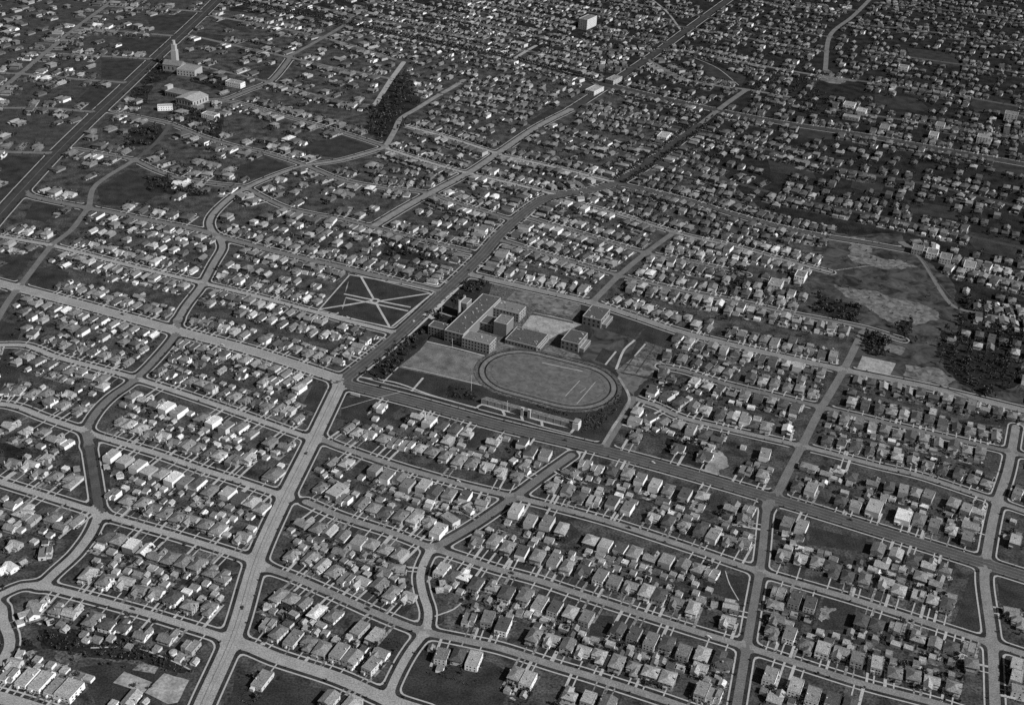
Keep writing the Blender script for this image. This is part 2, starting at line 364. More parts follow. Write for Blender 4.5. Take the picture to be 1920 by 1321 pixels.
def dist(p):
    x = (p[0] - X0) / CELL; y = (p[1] - Y0) / CELL
    i, j = int(x), int(y)
    if i < 0 or j < 0 or i >= NX - 1 or j >= NY - 1: return 60.0
    u, v = x - i, y - j
    return (D0[j, i] * (1 - u) + D0[j, i + 1] * u) * (1 - v) + (D0[j + 1, i] * (1 - u) + D0[j + 1, i + 1] * u) * v
GXX, GYY = np.meshgrid(gx, gy)
pxx, pyy = PXa(np.stack([GXX, GYY], -1))
SEEN = (pxx > -140) & (pxx < 2060) & (pyy > -90) & (pyy < 1420)

def band(name, lo, hi, z, rule):
    """sheet over the cells where lo < distance to kerb < hi; rule(road) -> material or None"""
    A = (D > lo) & (D < hi)
    c = D[:-1, :-1], D[:-1, 1:], D[1:, 1:], D[1:, :-1]
    mx = np.maximum(np.maximum(c[0], c[1]), np.maximum(c[2], c[3])); mn = np.minimum(np.minimum(c[0], c[1]), np.minimum(c[2], c[3]))
    use = (mx > lo) & (mn < hi) & SEEN[:-1, :-1]
    full = (mn >= lo) & (mx <= hi)
    mats = []; look = {}
    for r in roads:
        m = rule(r)
        if m:
            if m not in mats: mats.append(m)
            look[r.i] = mats.index(m)
    V, Fc, M = [], [], []
    js, is_ = np.nonzero(use)
    for j, i in zip(js.tolist(), is_.tolist()):
        rid = int(RID[j, i])
        if rid not in look: continue
        x, y = gx[i], gy[j]
        P = [(x, y, D[j, i]), (x + CELL, y, D[j, i + 1]), (x + CELL, y + CELL, D[j + 1, i + 1]), (x, y + CELL, D[j + 1, i])]
        if not full[j, i]:
            for lim, sg in ((lo, 1), (hi, -1)):
                Q = []
                for a in range(len(P)):
                    p, q = P[a], P[(a + 1) % len(P)]
                    dp, dq = (p[2] - lim) * sg, (q[2] - lim) * sg
                    if dp >= 0: Q.append(p)
                    if (dp >= 0) != (dq >= 0):
                        t = dp / (dp - dq); Q.append(tuple(p[e] + (q[e] - p[e]) * t for e in range(3)))
                P = Q
                if len(P) < 3: break
            if len(P) < 3: continue
        b = len(V); V += [(p[0], p[1], z) for p in P]; Fc.append(tuple(range(b, b + len(P)))); M.append(look[rid])
    if not Fc: return None
    me = bpy.data.meshes.new(name); me.from_pydata(V, [], Fc)
    for k in mats: me.materials.append(MATS[k])
    me.polygons.foreach_set('material_index', M); me.update()
    o = bpy.data.objects.new(name, me); COL.objects.link(o); tag(o, kind='structure')
    return o
TM = {'x': 'dark_asphalt', 'c': 'concrete_road', 'n': 'grey_road', 'm': 'worn_road', 'k': 'asphalt', 'd': 'dirt'}
band('road', -99, 0.0, .14, lambda r: None if 'e' in r.opt else TM[r.tone])
band('boulevard_road', -99, -1.5, .14, lambda r: TM[r.tone] if 'e' in r.opt else None)
band('gutter_pavement', -1.5, 0.0, .15, lambda r: ('asphalt' if r.tone == 'x' else 'worn_road') if 'e' in r.opt else None)
band('sidewalk', 3.3, 4.8, .22, lambda r: 'pavement' if 's' in r.opt else None)
band('parkway_grass', 0.0, 3.3, .18, lambda r: 'lawn' if 's' in r.opt else None)

# ground
g = MB(); g.poly([(-14000, -9000, 0), (14000, -9000, 0), (14000, 16000, 0), (-14000, 16000, 0)], 'ground'); tag(g.obj('ground'), kind='structure')
ZL = [.020]
def patch(name, tone, pts, z=None, mbs={}, rough=0.0):
    """level ground surface inside a pixel outline"""
    ZL[0] += .0009
    mb = mbs.setdefault(name, MB())
    P = [G(*p) for p in pts]
    if rough:
        for it in range(4):
            Q = []
            for i in range(len(P)):
                p, q = P[i], P[(i + 1) % len(P)]; d = q - p
                Q += [p, (p + q) / 2 + np.array([-d[1], d[0]]) * rng.uniform(-rough, rough)]
            P = Q
    a = sum(P[i][0] * P[(i + 1) % len(P)][1] - P[(i + 1) % len(P)][0] * P[i][1] for i in range(len(P)))
    if a < 0: P = P[::-1]
    mb.poly([(p[0], p[1], z if z is not None else ZL[0]) for p in P], tone)
    return mbs
def strip(mb, P, w, z, m):
    P = np.asarray(P); n = len(P)
    T = np.gradient(P, axis=0); T /= np.maximum(np.hypot(T[:, 0], T[:, 1]), 1e-6)[:, None]
    N = np.stack([-T[:, 1], T[:, 0]], 1) * w / 2
    for i in range(n - 1):
        mb.poly([(*(P[i] - N[i]), z), (*(P[i + 1] - N[i + 1]), z), (*(P[i + 1] + N[i + 1]), z), (*(P[i] + N[i]), z)], m)

# ------------------------------------------------------------------ open ground, fields, paths
def s4(X, Y): return (780 + X / 4.0, 520 + Y / 4.0)
def r5(X, Y): return (640 + X / 3.0, 440 + Y / 3.0)
EXCL = []
VAC = [  # grassed lots nobody has built on, as pixel outlines
 [(0,292),(88,295),(15,372),(0,375)], [(190,110),(280,114),(238,150),(190,147)], [(172,162),(225,166),(178,205),(140,192)],
 [(275,32),(372,24),(340,57),(283,57)], [(230,68),(318,70),(290,102),(215,98)], [(62,378),(120,385),(85,416),(45,410)],
 [(62,500),(130,510),(108,545),(52,531)], [(0,483),(38,480),(72,465),(32,522),(0,514)], [(0,600),(43,612),(33,636),(0,637)], [(0,660),(32,662),(34,722),(0,735)],
 [(590,716),(612,724),(583,803),(555,780)], [(640,254),(705,277),(645,297),(560,290),(580,268)], [(182,352),(242,318),(328,343),(262,388),(190,385)],
 [(450,310),(500,296),(545,312),(470,335),(443,343)], [(988,230),(1033,203),(1065,208),(1003,240)],
 [(1300,112),(1400,142),(1390,163),(1335,150)], [(880,290),(930,300),(905,330)],
 [(1640,175),(1720,185),(1750,210),(1640,200)], [(1700,90),(1790,100),(1800,125),(1710,115)], [(1810,180),(1900,190),(1920,215),(1830,210)], [(1500,240),(1560,245),(1560,262),(1495,258)], [(1440,300),(1520,315),(1530,335),(1445,322)], [(1700,375),(1790,390),(1800,412),(1710,400)], [(1850,290),(1920,300),(1920,330),(1860,320)], [(1600,335),(1660,345),(1650,365),(1595,352)], [(1800,430),(1920,455),(1920,490),(1830,470)],
 [(970,395),(1010,372),(1040,380),(1000,410)], [(395,37),(450,40),(470,62),(420,50)], [(370,60),(430,68),(400,90),(365,85)], [(470,130),(520,118),(515,140),(490,150)],
]
NEARVAC = [
 [(700,1165),(778,1190),(735,1240),(705,1215)], [(768,1232),(790,1218),(920,1240),(960,1262),(940,1330),(740,1325)],
 [(1515,985),(1650,1020),(1690,1045),(1520,1020)], [(1345,1070),(1405,1085),(1395,1130),(1330,1110)], [(1820,1075),(1838,1075),(1835,1190),(1790,1165)],
 [(1545,1120),(1605,1135),(1598,1180),(1530,1180)], [(500,1270),(600,1290),(640,1330),(430,1330),(440,1270)],
 [(150,1250),(290,1230),(345,1240),(300,1321),(180,1321)], [(640,745),(690,745),(760,760),(700,800),(640,785)], [(765,775),(800,765),(760,805),(740,790)],
 [(1110,1150),(1150,1155),(1145,1195),(1105,1190)], [(1335,925),(1362,930),(1345,965),(1325,950)], [(1040,950),(1090,1000),(1060,1020),(1020,1005)],
 [(885,800),(925,808),(890,840),(875,835)], [(210,840),(150,830),(150,910),(205,915)], [(110,1050),(150,1065),(110,1090),(60,1080)],
 [(1820,770),(1895,780),(1890,800),(1815,790)], [(1920,1085),(1870,1085),(1875,1130),(1920,1145)],
]
SCHOOLP = [(828,533),(890,517),(1108,570),(1278,622),(1192,745),(1130,833),(940,790),(655,713)]
EXCL += VAC + NEARVAC + [SCHOOLP,
 [(655,514),(815,546),(735,614),(592,583)],
 [(690,200),(735,150),(757,125),(782,200),(742,250),(722,266),(680,246)],
 [(1622,622),(1920,690),(1920,778),(1583,698)], [(1560,430),(1700,440),(1790,530),(1830,600),(1700,640),(1610,622),(1495,592),(1515,545)],
 [(1540,145),(1613,150),(1640,185),(1500,188)], [(300,95),(370,100),(372,150),(300,145)], [(255,150),(380,150),(385,200),(260,195)], [(420,143),(462,143),(462,168),(420,166)],
 [(268,190),(330,190),(332,222),(268,222)], [(1080,25),(1122,25),(1122,62),(1080,62)], [(1090,150),(1135,150),(1135,180),(1090,180)], [(1132,132),(1165,132),(1165,158),(1132,158)],
]
MBS = {}
patch('falloff_and_scrub_ground', 'lawn_and_shade', [(850,-80),(1000,110),(1140,170),(1300,260),(1480,440),(1700,480),(1800,600),(2080,760),(2080,-80)], None, MBS, .03)  # dark falloff toward the upper right, painted as a ground sheet
patch('falloff_and_scrub_ground', 'lawn_and_shade', [(420,-80),(850,-80),(900,60),(700,60),(430,20)], None, MBS, .03)  # the same painted falloff along the top
patch('western_haze_ground', 'lawn_with_haze', [(-120,-80),(400,-80),(350,50),(290,105),(230,160),(160,230),(90,290),(0,390),(-120,500)], None, MBS, 0)  # haze over the far west painted into the ground tone
for p in VAC + NEARVAC: patch('lawn', 'lawn', p, None, MBS)
patch('lawn', 'lawn', SCHOOLP, None, MBS)
patch('lawn', 'lawn', [(655,516),(813,547),(735,612),(594,583)], None, MBS)
# yards, courts and playing fields of the school
patch('field', 'dry_grass', [r5(*p) for p in [(480,600),(660,650),(850,690),(775,845),(320,745),(440,650)]], None, MBS)
patch('field', 'yard_mid', [r5(*p) for p in [(860,240),(1350,370),(1340,480),(1250,640),(870,700),(760,560)]], None, MBS)
patch('schoolyard', 'bare_dirt', [s4(*p) for p in [(740,105),(830,110),(1230,205),(1160,290),(1000,270),(800,190),(680,165)]], None, MBS)
patch('schoolyard', 'sand', [s4(*p) for p in [(860,285),(1010,285),(1250,350),(1140,395),(1060,430),(990,470),(920,400),(790,375)]], None, MBS)
patch('schoolyard', 'bare_dirt', [s4(*p) for p in [(620,470),(720,480),(900,545),(880,565),(620,545),(560,575)]], None, MBS)
patch('schoolyard', 'bare_dirt', [s4(*p) for p in [(1000,520),(1080,530),(1220,580),(1240,610),(930,560)]], None, MBS)
patch('schoolyard', 'bare_dirt', [s4(*p) for p in [(1640,590),(1870,640),(1735,745),(1500,700)]], None, MBS)
patch('schoolyard', 'yard_mid', [s4(*p) for p in [(1720,480),(1900,540),(1870,640),(1640,590)]], None, MBS)
patch('garden_plots', 'scrub', [s4(*p) for p in [(1300,380),(1480,290),(1730,365),(1650,470),(1520,680),(1330,640),(1240,600)]], None, MBS, .06)
patch('garden_plots', 'worn_turf', [s4(*p) for p in [(1500,700),(1740,760),(1640,900),(1560,820)]], None, MBS, .12)
patch('lawn', 'lawn', [s4(*p) for p in [(1480,290),(1720,360),(1640,460),(1400,390)]], None, MBS)
patch('lawn', 'lawn', [s4(*p) for p in [(1400,530),(1490,560),(1420,650),(1340,620)]], None, MBS)
patch('lawn', 'lawn', [s4(*p) for p in [(390,20),(500,50),(440,110),(250,180)]], None, MBS)
patch('lawn', 'lawn', [s4(*p) for p in [(220,180),(350,215),(340,310),(160,260)]], None, MBS)
# scrub and dirt in the east, the playground there
patch('scrub', 'scrub', [(1545,430),(1690,438),(1785,528),(1830,600),(1705,645),(1608,624),(1500,596),(1520,545)], None, MBS, .12)
patch('dirt', 'bare_dirt', [(1580,442),(1622,446),(1634,478),(1690,488),(1716,498),(1690,506),(1640,500),(1606,492)], None, MBS, .18)
patch('dirt', 'bare_dirt', [(1562,533),(1620,543),(1690,562),(1752,580),(1762,598),(1700,618),(1662,600),(1625,575),(1580,556)], None, MBS, .18)
patch('falloff_and_scrub_ground', 'scrub', [(1622,625),(1918,690),(1918,774),(1588,698)], None, MBS, .05)
patch('court', 'sand', [(1617,667),(1680,681),(1668,705),(1607,690)], None, MBS, 0)
patch('dirt', 'bare_dirt', [(1697,684),(1758,690),(1796,712),(1778,727),(1694,704)], None, MBS, .14)
patch('dirt', 'bare_dirt', [(1662,641),(1698,651),(1688,666),(1652,655)], None, MBS, .12)
patch('dirt', 'bare_dirt', [(1540,138),(1552,130),(1562,138),(1602,150),(1572,158),(1535,150)], None, MBS, .15)
# pale courts and dirt at the bottom of the view
patch('court', 'sand', [(212,1279),(233,1258),(285,1278),(270,1298)], None, MBS)
patch('court', 'sand', [(272,1298),(308,1261),(355,1274),(333,1316),(315,1319)], None, MBS, .02)
patch('dirt', 'yard_pale', [(248,1255),(265,1240),(300,1246),(290,1262)], None, MBS)
patch('dirt', 'dirt', [(1325,840),(1350,845),(1365,875),(1345,892),(1320,885)], None, MBS, .2)
patch('dirt', 'yard_pale', [(1545,1135),(1568,1140),(1560,1160),(1540,1165)], None, MBS, .25)
patch('dirt', 'yard_mid', [(840,1120),(870,1130),(850,1180),(820,1170)], None, MBS, .2)
patch('dirt', 'yard_mid', [(100,1215),(260,1200),(350,1230),(340,1255),(230,1240),(120,1245)], None, MBS, .15)
for k, mb in MBS.items(): tag(mb.obj(k), kind='structure')
pth = MB()
def spath(pts, w, m='drive', z=[.25]):
    z[0] += .0011; strip(pth, smooth(pts, 6), w, z[0], m)
for a in ([(677,519),(702,563)], [(702,563),(640,574)], [(702,563),(598,580)], [(702,566),(805,550)], [(702,563),(730,612)],
          [(645,551),(698,562),(770,576)], [(648,558),(690,567),(765,583)]): spath(a, 3.0)
ctr = G(703,564); pth.poly([(ctr[0] + 7 * math.cos(k * .5236), ctr[1] + 7 * math.sin(k * .5236), .30) for k in range(12)], 'drive'); pth.poly([(ctr[0] + 3.4 * math.cos(k * .5236), ctr[1] + 3.4 * math.sin(k * .5236), .31) for k in range(12)], 'lawn')
spath([(596,583),(660,598),(735,614)], 2.4); spath([(735,612),(815,547)], 2.6); spath([(655,515),(735,529),(813,546)], 2.2); spath([(597,582),(655,516)], 2)
for e in range(2):  # ring round the middle of the star paths
    pass
# loops of path in front of the stadium, between boulevard and grandstand
for a in ([(779,960),(822,955),(900,972)], ):
    spath([r5(760,975), r5(790,955), r5(900,985), r5(1000,1010), r5(1100,1040), r5(1200,1065), r5(1310,1090)], 3)
for X in ((920, 1015, 905, 985), (1020, 1045, 1010, 1010), (1130, 1075, 1125, 1040), (1290, 1115, 1315, 1085)):
    spath([r5(X[0], X[1]), r5(X[2], X[3])], 3)
spath([r5(770,980), r5(920,1020), r5(1020,1045), r5(1130,1078), r5(1290,1120)], 1.6)
spath([s4(1640,470), s4(1560,545), s4(1500,690)], 3); spath([s4(1500,555), s4(1420,655)], 2.4); spath([s4(1720,500), s4(1640,590)], 2)
spath([r5(100,800), r5(300,830), r5(500,900), r5(760,975)], 2.2); spath([r5(460,805), r5(395,880)], 2.6); spath([r5(340,740), r5(560,790), r5(800,850)], 1.2)
spath([r5(480,600), r5(650,640), r5(820,685)], 2); spath([s4(180,260), s4(300,300)], 4); spath([s4(120,290), s4(150,250), s4(210,185)], 4); spath([s4(60,275), s4(130,310)], 6)
spath([r5(320,745), r5(235,830)], 1.6)
# footpaths and garden paths elsewhere
spath([(170,1214),(250,1213),(300,1229),(340,1246),(362,1258)], 1.4); spath([(1360,1070),(1368,1095),(1385,1125)], 1); spath([(815,1155),(850,1142),(865,1130)], 1.6)
spath([(1725,480),(1760,530),(1785,560)], 1.2, 'yard_mid'); spath([(1560,508),(1640,498),(1720,500)], 2, 'yard_pale'); spath([(1300,108),(1345,128),(1385,160)], 1.5)
spath([(985,412),(1012,388),(1048,376)], 1.2); spath([(1880,770),(1790,735),(1740,712)], 1.4, 'yard_mid')
spath([(640,766),(700,748),(750,735)], .8)
# edge walks of the school ground
spath([r5(110,800), r5(220,830), r5(360,865), r5(500,905), r5(770,975)], 1.5); spath([r5(130,775), r5(300,640), r5(470,480), r5(570,375), r5(710,255)], 2.6)
spath([r5(1470,1180), r5(1530,1080), r5(1620,930), r5(1560,800)], 3.5, 'dirt')
tag(pth.obj('path'), kind='structure')
stn = MB()
def road_named(n): return [r for r in roads if r.name == n][0]
def lane(n, off, w, z, m='oil', cut=0):
    r = road_named(n); T = np.concatenate([r.T, r.T[-1:]]); P = r.P + np.stack([-T[:, 1], T[:, 0]], 1) * off
    strip(stn, P, w, z, m)
lane('pale avenue', -1.6, .9, .162); lane('pale avenue', 1.8, .7, .163, 'worn_road')
lane('double boulevard', 0.5, 1.6, .164); lane('double boulevard', -3.4, .6, .165, 'worn_road'); lane('double boulevard', 4.2, .6, .166, 'worn_road')
lane('dark boulevard', 2.4, .7, .167, 'worn_road'); lane('dark boulevard', -2.6, .7, .168, 'worn_road')
lane('school avenue', 2.8, .7, .169, 'worn_road'); lane('school avenue', -2.8, .6, .170, 'worn_road'); lane('wide diagonal avenue', 0, .8, .171, 'worn_road')
tag(stn.obj('road_markings'), kind='structure')

# ------------------------------------------------------------------ houses: shapes
WP, RP = 'stucco_pale', 'roof_grey'      # stand for wall and roof in the patterns; each copy gets its own
def house_shape(kind, v):
    """parts of one pattern: {part: mesh builder}, windows [(side, x, y, z, w, h)], size"""
    rr = random.Random(kind + str(v)); P = {}; wn = []
    wall, roof, porch, chim, door, por2 = MB(), MB(), MB(), MB(), MB(), MB()
    if kind == 'f':
        w, d, h = (10.6, 17.5, 6.6) if v == 0 else (11.4, 15.0, 6.3) if v == 1 else (10.2, 19.0, 4.6)
        x, y = w / 2, d / 2
        wall.box(-x, x, -y, y, 0, h, WP); wall.parapet(-x, x, -y, y, h, RP, .28, .35)
        roof.box(-x + .29, x - .29, -y + .29, y - .29, h + .01, h + .1, RP)
        if v != 1: roof.box(-1.2, .4, 1.0, 2.6, h + .1, h + .8, RP)
        porch.box(-x + .6, -x + 4.2, -y - 1.7, -y - .01, 0, 3.1, WP); porch.box(-x + .4, -x + 4.4, -y - 1.9, -y - .02, 3.1, 3.4, RP)
        if v == 2: por2.box(x - 4, x - .5, y + .01, y + 2.6, 0, 3.0, WP)
        chim.box(x - 1.4, x - .6, 2, 3, h + .12, h + 1.5, WP)
        fl = (1.5, 4.5) if h > 5 else (1.7,)
        for z in fl:
            for xx in (-x + 2.2, 0.4, x - 2.2): wn += [('f', xx, -y, z, 1.5, 1.4), ('b', xx, y, z, 1.2, 1.3)]
            for yy in (-y + 3, -1, y - 4): wn += [('r', x, yy, z, 1.2, 1.3), ('l', -x, yy, z, 1.2, 1.3)]
    elif kind == 'g':
        w, d, h = (9.6, 15.5, 3.3) if v == 0 else (10.4, 14.0, 3.4) if v == 1 else (9.0, 16.5, 3.3)
        x, y = w / 2, d / 2
        wall.box(-x, x, -y, y, 0, h, WP)
        roof.gable(-x, x, -y, y, h, 2.2, 'y', RP, WP, .7)
        px = -1.5 if v == 1 else 1.2
        porch.box(px - 2.6, px + 2.6, -y - 2.6, -y - .01, 0, 2.6, WP); porch.gable(px - 2.6, px + 2.6, -y - 2.6, -y - .3, 2.62, 1.2, 'y', RP, WP, .4)
        chim.box(x - .2, x + .7, -2.5, -1.4, 0, 5.6, 'stucco_grey')
        for xx in (-x + 1.6, x - 1.6): wn += [('f', xx, -y, 1.6, 1.6, 1.3), ('b', xx, y, 1.6, 1.2, 1.2)]
        for yy in (-y + 3, 0, y - 3): wn += [('r', x, yy, 1.6, 1.2, 1.2), ('l', -x, yy, 1.6, 1.2, 1.2)]
    elif kind == 'h':
        w, d, h = (11.0, 15.0, 3.8) if v == 0 else (11.6, 13.0, 4.2) if v == 1 else (10.2, 16.5, 5.6)
        x, y = w / 2, d / 2
        wall.box(-x, x, -y, y, 0, h, WP); roof.hip(-x, x, -y, y, h, 2.5, RP, .7)
        px = -x + 2.8 if v != 1 else x - 2.8
        porch.box(px - 2.4, px + 2.4, -y - 2.4, -y - .01, 0, 2.8, WP); porch.hip(px - 2.4, px + 2.4, -y - 2.4, -y - .7, 2.85, .9, RP, .4)
        chim.box(x - .5, x + .5, -1, 0, 0, h + 2.6, 'stucco_grey')
        for z in ((1.7,) if h < 5 else (1.6, 4.2)):
            for xx in (-x + 2, x - 2): wn += [('f', xx, -y, z, 1.6, 1.4), ('b', xx, y, z, 1.3, 1.2)]
            for yy in (-y + 3, .5, y - 3): wn += [('r', x, yy, z, 1.2, 1.3), ('l', -x, yy, z, 1.2, 1.3)]
    elif kind == 'x':
        w, d, h = (12.0, 9.0, 4.0)
        x = w / 2; y1 = 7.5; y0 = -1.5
        if v == 0:
            wall.box(-x, x, y0, y1, 0, h, WP); roof.gable(-x, x, y0, y1, h, 2.6, 'x', RP, WP, .5)
            wall.box(-x, -x + 6.5, -8, y0 - .01, 0, h, WP); roof.gable(-x, -x + 6.5, -8, y0 + 4.4, h + .02, 2.1, 'y', RP, WP, .5)
            porch.box(-x + 6.6, x - 1, y0 - 2.6, y0 - .01, 0, .6, 'stucco_grey'); porch.box(-x + 6.6, x - 1, y0 - 2.4, y0 - 2.1, .6, 2.4, WP); porch.box(-x + 6.52, x - .8, y0 - 2.7, y0 - .52, 2.4, 2.65, RP)
            wn += [('f', -x + 3.2, -8, 1.6, 2.2, 1.5), ('f', x - 2.5, y0, 1.7, 1.4, 1.4), ('r', x, 3, 1.8, 1.3, 1.3), ('l', -x, -5, 1.8, 1.3, 1.3), ('b', -3, y1, 1.7, 1.3, 1.3), ('b', 3, y1, 1.7, 1.3, 1.3), ('l', -x, 3, 1.8, 1.3, 1.3)]
            chim.box(-x - .7, -x + .1, -4.5, -3.2, 0, 7.2, 'stucco_grey')
        elif v == 1:
            wall.box(-x, x, y0, y1, 0, h, WP); roof.hip(-x, x, y0, y1, h, 2.7, RP, .5)
            wall.box(x - 6.8, x, -8.5, y0 - .01, 0, h - .5, WP); roof.hip(x - 6.8, x, -8.5, y0 + 4, h - .48, 1.9, RP, .5)
            porch.box(-x + .5, -x + 4.6, y0 - 2, y0 - .01, 0, 2.7, WP); porch.box(-x + .3, -x + 4.8, y0 - 2.2, y0 - .75, 2.7, 3.0, RP)
            wn += [('f', x - 3.4, -8.5, 1.5, 2.2, 1.4), ('r', x, -5, 1.6, 1.3, 1.3), ('r', x, 3, 1.7, 1.3, 1.3), ('b', -3, y1, 1.7, 1.3, 1.3), ('b', 3, y1, 1.7, 1.3, 1.3), ('l', -x, 3, 1.7, 1.3, 1.3)]
            chim.box(-1, 0, 4, 5, h, h + 3.7, 'stucco_grey')
        else:   # L-shaped, flat roofs of two heights behind parapets with a tiled lean-to in front
            wall.box(-x, x - 5, -7.5, y1, 0, 4.3, WP); wall.parapet(-x, x - 5, -7.5, y1, 4.3, RP, .28, .5)
            wall.box(x - 4.99, x, -3.5, y1 - 1, 0, 5.8, WP); wall.parapet(x - 4.99, x, -3.5, y1 - 1, 5.8, RP, .28, .5)
            roof.box(-x + .29, x - 5.29, -7.2, y1 - .29, 4.31, 4.4, RP); roof.box(x - 4.7, x - .29, -3.2, y1 - 1.29, 5.81, 5.9, RP)
            porch.poly([(x - 4.9, -3.52, 3.6), (x - 4.9, -6.2, 2.6), (x + .1, -6.2, 2.6), (x + .1, -3.52, 3.6)], 'roof_mid'); porch.box(x - 4.6, x - .3, -5.9, -3.53, 0, 2.55, WP)
            wn += [('f', -2.5, -7.5, 1.7, 2.0, 1.6), ('f', x - 2.5, -3.5, 4.4, 1.4, 1.2), ('r', x, 0, 1.7, 1.3, 1.3), ('r', x, 3, 4.3, 1.2, 1.2), ('b', -3, y1, 1.7, 1.3, 1.3), ('b', x - 2.5, y1 - 1, 4.3, 1.2, 1.2), ('l', -x, 2, 1.7, 1.3, 1.3), ('l', -x, -3, 1.7, 1.3, 1.3)]
            chim.box(-x - .5, -x + .27, 0, 1, 0, 6.0, WP)
        d = 15.5
    elif kind == 't':
        w, d, h = (12.0, 11.0, 6.4) if v != 1 else (11.0, 13.5, 6.6)
        x, y = w / 2, d / 2
        wall.box(-x, x, -y, y, 0, h, WP); roof.hip(-x, x, -y, y, h, 2.4, RP, .8)
        por2.box(-x - 3, -x - .01, -y + 2, y - 1, 0, 3.2, WP); por2.box(-x - 3.2, -x - .82, -y + 1.8, y - .8, 3.2, 3.5, RP)
        porch.box(-1.6, 1.6, -y - 1.8, -y - .01, 0, 2.9, WP); porch.box(-1.8, 1.8, -y - 2.0, -y - .02, 2.9, 3.2, RP)
        chim.box(x + .02, x + .8, -.6, .7, 0, h + 2.8, WP)
        for z in (1.6, 4.6):
            for xx in (-x + 2, 0, x - 2):
                if not (z < 2 and xx == 0): wn.append(('f', xx, -y, z, 1.3, 1.5))
                wn.append(('b', xx, y, z, 1.2, 1.4))
            for yy in (-y + 2, y - 2.2): wn += [('r', x, yy, z, 1.2, 1.4), ('l', -x, yy, z, 1.2, 1.4)]
    elif kind == 'q':
        w, d, h = (10.8, 16.5, 6.1) if v == 0 else (11.4, 14.5, 6.0) if v == 1 else (10.4, 18.0, 5.0)
        x, y = w / 2, d / 2
        wall.box(-x, x, -y, y, 0, h, WP)
        if v == 1: roof.gable(-x, x, -y, y, h, 2.0, 'y', RP, WP, .6)
        else: roof.hip(-x, x, -y, y, h, 1.7, RP, .55)
        if v == 2: wall.box(-x + 1, x - 4, -y - 2.6, -y - .01, 0, 3.4, WP); roof.hip(-x + 1, x - 4, -y - 2.6, -y - .62, 3.42, .9, RP, .4)
        else: porch.box(x - 4.6, x - .6, -y - 2.0, -y - .01, 0, 3.0, WP); porch.box(x - 4.9, x - .3, -y - 2.3, -y - .02, 3.0, 3.3, RP)
        por2.box(-x + 1, -x + 4.2, y + .01, y + 2.4, 0, 3.2, WP); por2.poly([(-x + .7, y + .6, 3.7), (-x + .7, y + 2.8, 3.2), (-x + 4.5, y + 2.8, 3.2), (-x + 4.5, y + .6, 3.7)], RP)
        chim.box(x + .02, x + .8, -1, .2, 0, h + 1.8, 'stucco_grey')
        for z in (1.6, 4.4) if h > 5.5 else (1.7, 3.9):
            for xx in (-x + 2, .3, x - 2): wn += [('b', xx, y, z, 1.2, 1.3)] + ([('f', xx, -y, z, 1.5, 1.4)] if z > 3 else [])
            for yy in (-y + 3, 1.6, y - 3.4): wn += [('r', x, yy, z, 1.2, 1.3), ('l', -x, yy, z, 1.2, 1.3)]
    elif kind == 's':
        w, d, h = (6.2, 6.4, 2.9) if v == 0 else (5.6, 6.4, 2.7) if v == 1 else (8.6, 6.4, 2.9)
        x, y = w / 2, d / 2
        wall.box(-x, x, -y, y, 0, h, WP)
        if v == 1: roof.gable(-x, x, -y, y, h, 1.5, 'y', RP, WP, .4)
        else:
            wall.parapet(-x, x, -y, y, h, RP, .22, .25); roof.box(-x + .23, x - .23, -y + .23, y - .23, h + .01, h + .07, RP)
        door.box(-x + .7, x - .7, -y - .05, -y - .003, .05, 2.2, 'stucco_grey')
        return {'wall': wall, 'roof': roof, 'door': door}, [], (w, d, h)
    door.box(-.55, .55, -.06, 0, .1, 2.2, 'dark_paint')
    return {'wall': wall, 'roof': roof, 'porch': porch, 'chimney': chim, 'door': door, 'side_porch': por2}, wn, (w, d, h)
SHAPES = {}
for k_ in 'fghxtqs':
    for v_ in range(3): SHAPES[k_, v_] = house_shape(k_, v_)
ROOFT = {'d': ['roof_dark'], 'm': ['roof_mid', 'roof_mid', 'roof_grey'], 'l': ['roof_grey', 'roof_pale', 'roof_pale'], 'w': ['roof_white']}

# ------------------------------------------------------------------ houses: where they stand
class Ho: pass
HOUSES, GAR = [], []
HASH = {}
def hkey(p): return int(p[0] // 20), int(p[1] // 20)
def clash(p, r):
    a, b = hkey(p)
    for i in range(a - 1, a + 2):
        for j in range(b - 1, b + 2):
            for q, rq in HASH.get((i, j), ()):
                if (q[0] - p[0]) ** 2 + (q[1] - p[1]) ** 2 < (r + rq) ** 2: return True
    return False
def occupy(p, r): HASH.setdefault(hkey(p), []).append((p, r))
def near_road(p, need_a=True, reach=58.0):
    best = None
    for r in roads:
        mn, mx = r.P.min(0) - reach, r.P.max(0) + reach
        if p[0] < mn[0] or p[1] < mn[1] or p[0] > mx[0] or p[1] > mx[1]: continue
        q = p - r.P[:-1]; t = np.clip((q * r.T).sum(1), 0, r.L); c = r.P[:-1] + r.T * t[:, None]
        dd = np.hypot(*(p - c).T); k = int(dd.argmin()); d = dd[k] - r.hw
        T = r.T[k] if r.T[k][0] > 0 else -r.T[k]
        al = abs(T @ AV)
        if need_a and al < .80: d += 22
        if d < reach and (best is None or d < best[0]): best = (d, r, k, T, r.S[k] + t[k], dd[k] - r.hw, c[k])
    return best
HT = {'f': 6.7, 'g': 4.4, 'h': 5.0, 'x': 5.0, 't': 7.4, 'q': 6.9, 's': 2.9}
